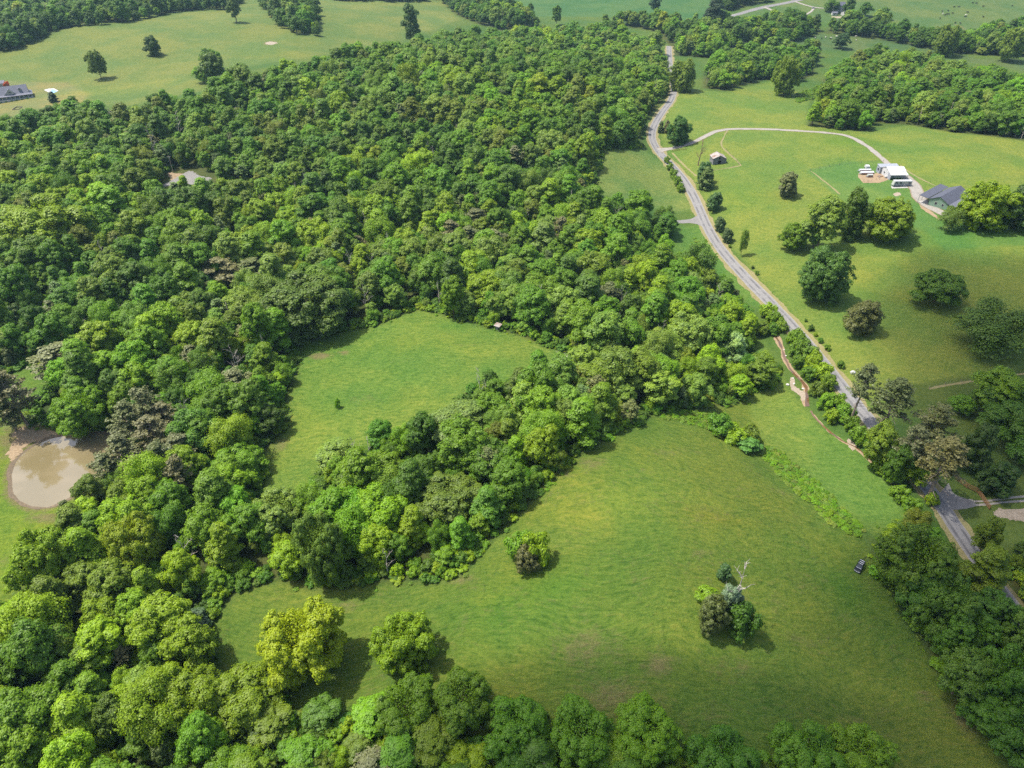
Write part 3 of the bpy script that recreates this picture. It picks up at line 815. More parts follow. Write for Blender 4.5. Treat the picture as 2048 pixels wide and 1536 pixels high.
def trunk_mb(r, R, zb, H, lobes, r0=0.028, n=6):
    mb = MB()
    p = Vector((0, 0, -0.4)); rad = H * r0
    top = zb + 0.55 * (H - zb)
    for i in range(4):
        q = Vector((r.uniform(-.03, .03) * H, r.uniform(-.03, .03) * H, top * (i + 1) / 4))
        mb.tube(p, q, rad, rad * 0.8, n, caps=(i == 0)); p, rad = q, rad * 0.8
    for c, lr in lobes:
        c = Vector(c)
        s = Vector((0, 0, max(zb * 0.7, min(c.z - 0.5 * c.xy.length - 0.4, top))))
        mid = s.lerp(c, 0.55) + Vector((r.uniform(-.3, .3), r.uniform(-.3, .3), -0.15 * (c - s).length * 0.3))
        mb.tube(s, mid, rad * 0.62, rad * 0.4, 5, caps=False); mb.tube(mid, c, rad * 0.4, rad * 0.12, 5, caps=False)
    return mb

def branchy(seed, H, spread, depth=3, r0=0.022, lean=0.0, nmain=7, low=0.3):
    """a bare tree: forked limbs"""
    r = random.Random(seed)
    mb = MB()
    def limb(p, d, length, rad, lev):
        q = p
        k = 3
        for i in range(k):
            d = (d + Vector((r.uniform(-.22, .22), r.uniform(-.22, .22), r.uniform(-.05, .14)))).normalized()
            e = q + d * length / k
            mb.tube(q, e, rad * (1 - i / k * 0.5), rad * (1 - (i + 1) / k * 0.5), 5 if lev < 2 else 4, caps=False)
            q = e
            if lev < depth and (i > 0 or r.random() < .5):
                for _ in range(1 if r.random() < .6 else 2):
                    a = r.uniform(0, 6.283)
                    side = Vector((math.cos(a), math.sin(a), r.uniform(0, .6)))
                    limb(q, (d * .75 + side * .75).normalized(), length * r.uniform(.4, .62), rad * .45, lev + 1)
    p = Vector((0, 0, -0.4)); top = Vector((lean * H, 0, H))
    for i in range(6):
        q = Vector((0, 0, -0.4)).lerp(top, (i + 1) / 6) + Vector((r.uniform(-.02, .02) * H, r.uniform(-.02, .02) * H, 0))
        mb.tube(p, q, H * r0 * (1 - i / 6.6), H * r0 * (1 - (i + 1) / 6.6), 7, caps=False)
        p = q
        if (i + 1) / 6 > low:
            for _ in range(max(1, nmain // 4)):
                a = r.uniform(0, 6.283)
                limb(q, Vector((math.cos(a), math.sin(a), r.uniform(.3, 1.0))).normalized(), spread * r.uniform(.6, 1.1) * (1.15 - (i + 1) / 7), H * r0 * .42, 1)
    return mb

PROTO = {}      # kind -> list of dicts: crown mesh, trunk mesh, joined mesh, R, H, base fraction
def register(kind, seed, R, H, zb, C, Nn, size, lobes, leafm, barkm, trunk=None):
    r = np.random.default_rng(seed + 1000)
    tm = trunk or trunk_mb(r, R, zb, H, lobes)
    rad = float(np.percentile(np.hypot(C[:, 0], C[:, 1]), 97)) if len(C) else R
    hh = float(C[:, 2].max()) if len(C) else H
    d = dict(R=rad, H=hh, zb=zb / H, kind=kind)
    d['crown'] = leaf_mesh(kind + '_crown', C, Nn, size, [leafm], None, rnd=np.random.default_rng(seed)) if len(C) else None
    tmesh = tm.mesh(kind + '_trunk', barkm)
    d['trunk'] = tmesh
    if kind in ('round', 'egg', 'cone', 'spread', 'airy', 'shrub', 'cedar', 'pine'):
        d['joined'] = leaf_mesh(kind + '_joined', C, Nn, size, [leafm, barkm], tm, rnd=np.random.default_rng(seed))
    PROTO.setdefault(kind, []).append(d)

def broad(kind, seed, R, H, zbf, shape, nl, npf, nlf, size=0.34, **k):
    r = np.random.default_rng(seed)
    C, Nn, lobes = crown_pts(r, R, zbf * H, H, shape, nl, npf, nlf, **k)
    register(kind, seed, R, H, zbf * H, C, Nn, size, lobes, M['leaf'], M['bark'])

for s in range(6): broad('round', 10 + s, 5.0, 12.5, 0.2, 'round', 12 + s % 3, 30, 68, 0.235, lobe=0.40 + 0.03 * (s % 3), puff=0.125)
for s in range(3): broad('egg', 30 + s, 4.4, 14.5, 0.2, 'egg', 14, 26, 64, 0.225, lobe=0.38, puff=0.125)
for s in range(3): broad('cone', 40 + s, 4.3, 15.5, 0.15, 'cone', 17, 22, 64, 0.22, lobe=0.33, puff=0.125)
for s in range(2): broad('spread', 50 + s, 7.5, 12.5, 0.22, 'spread', 21, 30, 72, 0.255, lobe=0.30, puff=0.095)
for s in range(2): broad('airy', 60 + s, 5.4, 11.5, 0.22, 'spread', 13, 22, 62, 0.21, lobe=0.36, puff=0.19, rough=1.08)
for s in range(3): broad('field', 70 + s, 8.0, 14.0, 0.07, 'round', 28, 30, 72, 0.25, lobe=0.28, puff=0.082, under=0.8)
for s in range(3): broad('shrub', 80 + s, 2.2, 2.6, 0.02, 'spread', 8, 10, 46, 0.21, lobe=0.42, puff=0.2, under=0.2)
for s in range(2): broad('magnolia', 90 + s, 5.0, 12.0, 0.03, 'egg', 18, 17, 84, 0.26, lobe=0.3, puff=0.14, under=0.9)

def cedar(seed, R, H, shape):
    r = np.random.default_rng(seed)
    C, Nn, lobes = crown_pts(r, R, 0.03 * H, H, shape, 22, 13, 62, lobe=0.30, puff=0.15, under=0.9)
    register('cedar', seed, R, H, 0.03 * H, C, Nn, 0.20, lobes, M['needle'], M['bark'])
cedar(100, 2.6, 7.0, 'egg'); cedar(101, 2.4, 7.6, 'cone'); cedar(102, 3.0, 6.4, 'round')

def pine(seed, R, H, zbf, kind='pine', n_whorl=9):
    """open crown of flat needle pads on long limbs above a bare trunk"""
    r = np.random.default_rng(seed)
    mb = MB()
    top = Vector((r.uniform(-.04, .04) * H, r.uniform(-.04, .04) * H, H * 0.96))
    p = Vector((0, 0, -0.4))
    for i in range(6):
        q = Vector((0, 0, -0.4)).lerp(top, (i + 1) / 6) + Vector((r.uniform(-.08, .08), r.uniform(-.08, .08), 0))
        mb.tube(p, q, H * 0.02 * (1 - i / 7), H * 0.02 * (1 - (i + 1) / 7), 6, caps=False); p = q
    C, Nn = [], []
    for w in range(n_whorl):
        t = w / (n_whorl - 1)
        z = H * (zbf + (1 - zbf) * t * 0.95)
        rr = R * (1 - t ** 1.7 * 0.85) * (0.6 + 0.4 * min(1, t * 3))
        for b_ in range(r.integers(4, 7)):
            a = r.uniform(0, 6.283); ln = rr * r.uniform(0.6, 1.1)
            base = Vector((top.x * z / H, top.y * z / H, z))
            tip = base + Vector((math.cos(a) * ln, math.sin(a) * ln, ln * r.uniform(0.05, 0.35)))
            mb.tube(base, tip, H * 0.0055, H * 0.002, 4, caps=False)
            for f in np.linspace(0.4, 1.0, 4):
                c = np.array(base.lerp(tip, f)) + r.normal(size=3) * 0.25
                k = 26
                e = sph(r, k)
                C.append(c + e * np.array([0.85, 0.85, 0.42]) * (0.55 + 0.25 * f) * r.uniform(.5, 1.05, size=(k, 1)) * R / 4.2)
                Nn.append(e * 0.6 + np.array([0, 0, 0.7]) + r.normal(size=(k, 3)) * 0.45)
    for b_ in range(9):                                          # dead lower limbs
        z = H * r.uniform(0.18, zbf + 0.05); a = r.uniform(0, 6.283); ln = R * r.uniform(.4, .8)
        base = Vector((0, 0, z)); tip = base + Vector((math.cos(a) * ln, math.sin(a) * ln, ln * r.uniform(-.25, .2)))
        mb.tube(base, tip, H * 0.005, H * 0.0015, 4, caps=False)
    C = np.vstack(C); Nn = np.vstack(Nn); Nn /= np.linalg.norm(Nn, axis=1)[:, None]
    register(kind, seed, R, H, zbf * H, C, Nn, 0.23, [], M['needle'], M['pinebark'], trunk=mb)
pine(110, 4.0, 14, 0.35); pine(111, 4.4, 12.5, 0.3); pine(112, 3.6, 13, 0.4)
pine(113, 4.6, 19, 0.5, 'tallpine', 10); pine(114, 4.4, 17, 0.5, 'tallpine', 10)
for s in range(3):
    mb = branchy(120 + s, 11.0, 4.2, 3)
    d = dict(R=4.0, H=11.5, zb=0.2, kind='dead', crown=None, trunk=mb.mesh('dead_trunk', M['deadwood']))
    d['joined'] = d['trunk']
    PROTO.setdefault('dead', []).append(d)

# ------------------------------------------------------------------ tints
TINT = dict(mid=(0.090, 0.172, 0.020), fresh=(0.118, 0.208, 0.018), lime=(0.172, 0.252, 0.016), deep=(0.062, 0.122, 0.016), sage=(0.142, 0.205, 0.055), olive=(0.126, 0.165, 0.026),
            blue=(0.082, 0.150, 0.030), gold=(0.235, 0.255, 0.030), pale=(0.20, 0.25, 0.075), silver=(0.27, 0.32, 0.2), brown=(0.14, 0.14, 0.05), rust=(0.155, 0.125, 0.055),
            cedar=(0.08, 0.1, 0.03), bluecedar=(0.13, 0.19, 0.15), red=(0.3, 0.06, 0.05), greypine=(0.115, 0.15, 0.05))
TONE = dict(mid='mid green', fresh='fresh green', lime='bright lime green', deep='deep green', sage='soft grey green', olive='olive green', blue='bluish green', gold='golden green', pale='pale cream green',
            silver='silvery pale', brown='brownish', rust='rusty brown', cedar='dark olive', bluecedar='blue grey', red='red leaved', greypine='greyish green')
def jit(t, a=0.16):
    v = np.array(TINT[t]) * np.array([1.12, 1.2, 1.15]) * (1 + RNG.normal() * a * 0.6) * (1 + RNG.normal(size=3) * a * 0.35)
    return tuple(float(q) for q in np.clip(v, 0.01, 0.9))

NAMES = dict(round='broadleaf_tree', egg='broadleaf_tree', cone='poplar_tree', spread='oak_tree', airy='broadleaf_tree', field='broadleaf_tree', shrub='shrub', magnolia='evergreen_tree', cedar='cedar_tree', pine='pine_tree', tallpine='pine_tree', dead='dead_tree')
SHAPE = dict(round='round crowned', egg='tall oval', cone='tall pointed', spread='broad spreading', airy='loose feathery', field='full crowned', shrub='low leafy', magnolia='dense rounded', cedar='dense', pine='scrubby', tallpine='tall bare trunked', dead='bare grey')
CATS = dict(shrub='shrub')
LABELS_USED = {}
def place_tree(kind, x, y, R, H, tint, label, group, rot=None, idx=None, name=None, cat='tree', tones=None, lean=0.0):
    ps = PROTO[kind]
    p = ps[(int(RNG.integers(len(ps))) if idx is None else idx) % len(ps)]
    z = float(z_at(x, y))
    rot = float(RNG.uniform(0, 6.283)) if rot is None else rot
    sc = (R / p['R'], R / p['R'], H / p['H'])
    nm = name or NAMES[kind]
    def setp(o):
        o.rotation_euler = (lean * 0.3, lean, rot); o.scale = sc
    if p['crown'] is None:
        e = empty(nm, (x, y, z), 0, label, cat, group)
        setp(e)
        t = add('trunk', p['trunk'], e)
        return e
    e = empty(nm, (x, y, z), 0, label, cat, group)
    setp(e)
    t = add('stem' if kind == 'shrub' else 'trunk', p['trunk'], e)
    c = add('foliage' if kind == 'shrub' else 'crown', p['crown'], e)
    tv = tones or jit(tint)
    if kind not in ('pine', 'tallpine', 'cedar') and tint not in ('red', 'gold'):
        tv = (min(tv[0], 0.66 * tv[1]), tv[1], tv[2])
    c['tint'] = tv
    return e

PLACED = []      # (x, y, radius) of trees put by hand
def bbox_tree(kind, x0, y0, x1, y1, tint, label, group=None, zbf=None, idx=None, tones=None, name=None, cat='tree', hmax=2.6, rot=None, lean=0.0):
    """a tree whose crown fills the photo box: its distance comes from the ground under it"""
    zbf = PROTO[kind][0]['zb'] if zbf is None else zbf
    cx, cy_ = (x0 + x1) / 2, (y0 + y1) / 2
    hc = 5.0
    for _ in range(4):
        g = hit(cx, cy_, hc)
        dep = project(g.x, g.y, g.z + hc)[2]
        s = FPX / dep
        r = (x1 - x0) / 2 / s
        dd = math.atan2(CAM_H - g.z - hc, math.hypot(g.x, g.y))
        v2 = ((y1 - y0) / 2 / s) ** 2 - (r * math.sin(dd)) ** 2
        v = math.sqrt(max(v2, 0)) / math.cos(dd)
        v = min(max(v, 0.55 * r), hmax * r)
        H = 2 * v / (1 - zbf)
        hc = H - v
    PLACED.append((g.x, g.y, r))
    return place_tree(kind, g.x, g.y, r, H, tint, label, group, rot, idx, name, cat, tones, lean)

# ------------------------------------------------------------------ trees that stand out, one by one
bt = bbox_tree
bt('field', 522, 1184, 686, 1368, 'gold', 'large golden green tree alone in the front hay field', tones=(0.25, 0.32, 0.02), idx=0, hmax=0.95)
bt('field', 748, 1214, 870, 1346, 'fresh', 'round fresh green tree alone in the hay field beside the golden tree', tones=(0.16, 0.26, 0.018), idx=1, hmax=0.9)
bt('shrub', 1008, 1056, 1068, 1118, 'fresh', 'big leafy green bush in the three-bush clump on the hay field', name='bush', cat='bush')
bt('shrub', 1044, 1060, 1101, 1126, 'lime', 'bright lime bush in the three-bush clump on the hay field', name='bush', cat='bush')
bt('cedar', 1032, 1086, 1084, 1142, 'brown', 'brownish round cedar in the three-bush clump on the hay field', idx=2, tones=(0.10, 0.095, 0.03))
bt('cedar', 1396, 1184, 1462, 1262, 'cedar', 'dark olive cedar in the clump with the bare snag', idx=2, tones=(0.085, 0.098, 0.026))
bt('shrub', 1452, 1188, 1522, 1276, 'deep', 'deep green bushy tree in the clump with the bare snag', tones=(0.055, 0.125, 0.02), hmax=1.2, name='bush', cat='bush')
bt('cedar', 1440, 1166, 1484, 1226, 'bluecedar', 'blue grey cedar in the clump with the bare snag', idx=0, tones=(0.15, 0.2, 0.14))
bt('shrub', 1392, 1170, 1444, 1212, 'lime', 'bright green bush behind the dark cedar in the snag clump', name='bush', cat='bush')
bt('cedar', 1435, 1126, 1464, 1160, 'deep', 'small dark green cedar alone behind the snag clump', idx=0, tones=(0.05, 0.1, 0.03))
bt('field', 1600, 488, 1702, 596, 'blue', 'large bluish green oak alone on the pasture above the road', idx=2, tones=(0.085, 0.17, 0.052))
bt('spread', 1830, 540, 1930, 606, 'fresh', 'spreading green tree alone on the shaded pasture', tones=(0.09, 0.175, 0.03), zbf=0.12)
bt('cedar', 1692, 598, 1763, 668, 'cedar', 'broad dark olive cedar on the pasture above the road', idx=2, tones=(0.105, 0.105, 0.028))
bt('airy', 1918, 600, 2062, 706, 'mid', 'large soft drooping tree on the shaded pasture by the fence', tones=(0.09, 0.16, 0.04), zbf=0.05)
bt('cedar', 1558, 343, 1598, 391, 'cedar', 'leaning olive cedar on the pasture below the workshop', idx=0, tones=(0.13, 0.135, 0.05))
bt('field', 1562, 446, 1622, 497, 'fresh', 'low bright green tree at the end of the pasture tree group', tones=(0.12, 0.21, 0.018))
bt('egg', 1612, 388, 1690, 480, 'pale', 'pale yellow green tree in the pasture tree group', tones=(0.2, 0.25, 0.06))
bt('magnolia', 1676, 374, 1740, 474, 'deep', 'tall dark green tree in the pasture tree group', tones=(0.075, 0.135, 0.022))
bt('round', 1614, 426, 1660, 484, 'blue', 'short bluish green tree in front of the pale pasture tree')
bt('field', 1734, 396, 1836, 476, 'lime', 'broad lime green tree in the pasture tree group', tones=(0.165, 0.235, 0.026), idx=0)
bt('field', 1924, 364, 2030, 450, 'lime', 'large bright lime tree beside the green house', tones=(0.19, 0.275, 0.016), idx=1)
bt('magnolia', 2004, 368, 2090, 456, 'deep', 'dark evergreen tree behind the bright lime tree at the green house', tones=(0.05, 0.1, 0.028))
bt('airy', 1880, 412, 1928, 458, 'sage', 'small pale flowering tree beside the green house drive', tones=(0.12, 0.19, 0.06), zbf=0.08)
bt('magnolia', 1335, 232, 1383, 285, 'deep', 'dense dark green tree by the driveway entrance', tones=(0.052, 0.128, 0.03), idx=0)
bt('cedar', 1316, 242, 1328, 264, 'cedar', 'small dark cedar beside the road above the driveway', idx=1)
bt('cedar', 1328, 240, 1341, 264, 'rust', 'small brownish cedar beside the road above the driveway', idx=1)
bt('cedar', 1394, 322, 1424, 366, 'deep', 'dark cedar by the road below the old barn', idx=0, tones=(0.06, 0.12, 0.03))
bt('cedar', 1400, 333, 1428, 376, 'cedar', 'olive cedar by the road below the old barn', idx=1, tones=(0.1, 0.14, 0.03))
bt('cedar', 1414, 384, 1446, 420, 'deep', 'round roadside cedar below the barn cedars', idx=2, tones=(0.07, 0.13, 0.035), hmax=1.2)
bt('cedar', 1428, 430, 1452, 462, 'cedar', 'upper cedar of the roadside pair opposite the field gate', idx=2, tones=(0.075, 0.115, 0.035), hmax=1.2)
bt('cedar', 1443, 453, 1467, 484, 'cedar', 'lower cedar of the roadside pair opposite the field gate', idx=2, tones=(0.08, 0.115, 0.035), hmax=1.2)
bt('airy', 1480, 456, 1498, 500, 'sage', 'thin young sapling on the pasture edge by the road')
for k, (x, y, w) in enumerate(((1334, 318, 14), (1340, 332, 15), (1347, 346, 18), (1356, 360, 19), (1362, 374, 18))):
    bt('shrub', x - w / 2, y - w / 2, x + w / 2, y + w / 2, 'fresh', 'bright green bush in the roadside row beside the north meadow', 'bushes beside the north meadow road', tones=(0.13, 0.225, 0.02), name='bush', cat='bush')
bt('field', 1550, 114, 1601, 183, 'lime', 'yellow green tree standing out before the northern wood', tones=(0.15, 0.22, 0.022))
bt('round', 1290, 62, 1330, 100, 'sage', 'soft green tree overhanging the north end of the road')
bt('field', 1338, 118, 1395, 176, 'fresh', 'broad yellow green tree beside the north bend of the road', tones=(0.15, 0.21, 0.04))
bt('spread', 172, 100, 208, 139, 'fresh', 'spreading tree with bare trunk on the western pasture', tones=(0.12, 0.17, 0.04), zbf=0.3)
bt('magnolia', 285, 71, 320, 108, 'deep', 'dense dark rounded tree on the western pasture', tones=(0.06, 0.11, 0.035))
bt('column' if 'column' in PROTO else 'egg', 802, 8, 838, 73, 'mid', 'tall narrow tree alone on the far pasture', tones=(0.075, 0.14, 0.05), hmax=3.4)
bt('egg', 452, -6, 480, 32, 'mid', 'tall green tree at the corner of the far dark wood', tones=(0.09, 0.15, 0.04))
bt('round', 398, 104, 446, 152, 'sage', 'largest grey green tree at the pasture corner of the big wood', tones=(0.1, 0.165, 0.06))
bt('round', 384, 132, 418, 158, 'fresh', 'low bright tree at the pasture corner of the big wood')
bt('cedar', 96, 183, 112, 203, 'deep', 'small dark tree on the lawn beside the swimming pool', idx=1, tones=(0.05, 0.08, 0.03))
bt('shrub', 38, 168, 52, 182, 'deep', 'dark bush behind the slate roofed farmhouse', name='bush', cat='bush')
bt('shrub', 7, 162, 18, 173, 'red', 'small red leaved bush behind the farmhouse', name='bush', cat='bush', tones=(0.42, 0.09, 0.06))
bt('cone', 1408, -4, 1452, 50, 'deep', 'very tall dark conifer at the northern valley', tones=(0.035, 0.065, 0.05), idx=0)
bt('round', 1434, 22, 1466, 52, 'fresh', 'green tree at the foot of the tall dark conifer')
bt('egg', 1299, -16, 1324, 20, 'deep', 'dark upright tree alone in the northern valley', tones=(0.035, 0.085, 0.06))
bt('round', 1104, 10, 1124, 40, 'mid', 'small upright tree in the green northern valley')
for x0, y0, x1, y1, t in ((1650, 0, 1680, 18, 'deep'), (1688, -4, 1712, 26, 'deep'), (1720, 4, 1748, 26, 'deep'), (1750, 18, 1768, 34, 'sage'), (1762, 14, 1780, 30, 'blue'), (1772, 24, 1786, 36, 'mid')):
    bt('round', x0, y0, x1, y1, t, 'dark round tree' + (' standing between the two white houses' if x0 == 1688 else ' standing beside the white house' if x0 == 1650 else ' scattered on the slope by the white houses'), 'trees around the white houses')
bt('round', 1560, 18, 1612, 58, 'deep', 'dark round tree beside the far lane fork')
bt('round', 1668, 66, 1702, 90, 'deep', 'dark tree alone in the cow meadow', tones=(0.045, 0.1, 0.045))
bt('field', 1872, 48, 1918, 104, 'lime', 'yellow green tree in the far hedgerow', tones=(0.15, 0.2, 0.035))
bt('field', 2004, 56, 2054, 116, 'lime', 'bright crowned tree at the end of the far hedgerow', tones=(0.16, 0.215, 0.03))
bt('magnolia', 1928, 842, 1992, 942, 'deep', 'dark glossy evergreen with white blossoms on the lane lawn', tones=(0.05, 0.095, 0.03), idx=1)
bt('magnolia', 1968, 918, 2038, 992, 'deep', 'dense dark round evergreen on the lane lawn', tones=(0.04, 0.085, 0.028), idx=0, hmax=1.1)
for k, bb in enumerate(((1702, 722, 1760, 800), (1752, 752, 1838, 846), (1830, 805, 1915, 885), (1850, 868, 1945, 962), (1800, 850, 1866, 925))):
    bt('tallpine', *bb, 'rust' if k in (3,) else 'brown' if k == 2 else 'greypine', ('grey green pine standing beside the white roadside boulder', 'wide grey green pine leaning over the roadside', 'tall brownish pine between roadside pines and blossoming evergreen', 'rusty brown pine above the brown rail fence', 'thin grey limbed pine by the road')[k],
       zbf=0.45, idx=k, tones=((0.13, 0.145, 0.065), (0.115, 0.13, 0.05), (0.13, 0.13, 0.05), (0.17, 0.145, 0.06), (0.14, 0.14, 0.07))[k], hmax=1.6)
for k, (x0, y0, x1, y1, t, lb) in enumerate(((1902, 788, 1950, 826, 'mid', 'small round tree on the lawn behind the pines'), (1955, 730, 2060, 815, 'fresh', 'leafy green tree at the fence corner of the lane lawn'), (1950, 762, 2010, 820, 'deep', 'dark tree below the leafy fence corner tree'),
                                             (1968, 800, 2080, 880, 'deep', 'large dark tree shading the lane lawn'), (2030, 860, 2110, 930, 'deep', 'dark tree at the shaded end of the lane lawn'), (1735, 838, 1800, 925, 'olive', 'olive roadside tree opposite the pines'), (1775, 885, 1830, 960, 'deep', 'dark roadside tree where creek meets the pines'),
                                             (1800, 912, 1858, 966, 'lime', 'bright yellow green tree between creek and road'), (1852, 982, 1880, 1012, 'lime', 'small lime bush at the road junction'), (1955, 1030, 2010, 1105, 'olive', 'thin olive tree on the verge below the dirt patch'))):
    bt('round' if k != 8 else 'shrub', x0, y0, x1, y1, t, lb)
bt('cone', 1940, 1085, 2020, 1180, 'lime', 'lime green tree beside the road below the junction', tones=(0.14, 0.19, 0.018))
# bushes along creek and road
for k, (x, y, w, t) in enumerate(((1536, 618, 30, 'lime'), (1552, 634, 26, 'fresh'), (1564, 650, 24, 'olive'), (1590, 672, 30, 'fresh'), (1606, 690, 36, 'mid'), (1622, 704, 30, 'sage'), (1630, 722, 36, 'lime'), (1646, 740, 34, 'lime'), (1660, 762, 30, 'fresh'),
                               (1590, 700, 24, 'mid'), (1600, 722, 24, 'fresh'), (1618, 745, 26, 'mid'), (1638, 775, 30, 'olive'), (1656, 800, 32, 'fresh'), (1676, 800, 30, 'fresh'), (1690, 822, 36, 'mid'), (1668, 830, 28, 'lime'), (1704, 846, 30, 'fresh'), (1722, 868, 36, 'mid'),
                               (1746, 896, 34, 'deep'), (1758, 928, 30, 'fresh'), (1784, 948, 30, 'mid'), (1800, 985, 32, 'fresh'), (1824, 1010, 34, 'fresh'), (1842, 1036, 30, 'mid'), (1526, 655, 28, 'olive'), (1545, 655, 24, 'mid'))):
    w *= 1.15
    bt('shrub', x - w / 2, y - w / 2, x + w / 2, y + w / 2, t, '%s bush in the tangle between creek and road' % TONE[t], 'bushes between creek and road', name='bush', cat='bush')
for k, (x, y, w, t) in enumerate(((1623, 655, 13, 'deep'), (1632, 668, 9, 'lime'), (1642, 680, 12, 'mid'), (1655, 694, 13, 'fresh'), (1683, 728, 16, 'mid'), (1612, 640, 7, 'mid'), (1506, 534, 7, 'cedar'), (1514, 545, 9, 'fresh'), (1460, 492, 7, 'fresh'))):
    bt('shrub', x - w / 2, y - w / 2, x + w / 2, y + w / 2, t, '%s small bush along the pasture fence line above the road' % TONE[t], 'small bushes along the roadside pasture fence', name='bush', cat='bush')
for k, (x0, y0, x1, y1, t, kd) in enumerate(((1415, 822, 1470, 872, 'mid', 'shrub'), (1446, 846, 1496, 888, 'lime', 'shrub'), (1478, 848, 1526, 896, 'olive', 'shrub'), (1470, 866, 1522, 904, 'blue', 'cedar'))):
    bt(kd, x0, y0, x1, y1, t, ('round green bush', 'lime bush', 'olive bush', 'bluish cedar')[k] + ' in the small clump at the corner of the front hay field', name='bush' if kd == 'shrub' else None, cat='bush' if kd == 'shrub' else 'tree')
bt('shrub', 668, 796, 680, 816, 'fresh', 'tiny sapling alone in the upper hay field', name='sapling', cat='sapling', hmax=2.2)
bt('shrub', 1508, 700, 1552, 745, 'lime', 'lime bush shading the collapsed shed', name='bush', cat='bush', hmax=1.5)

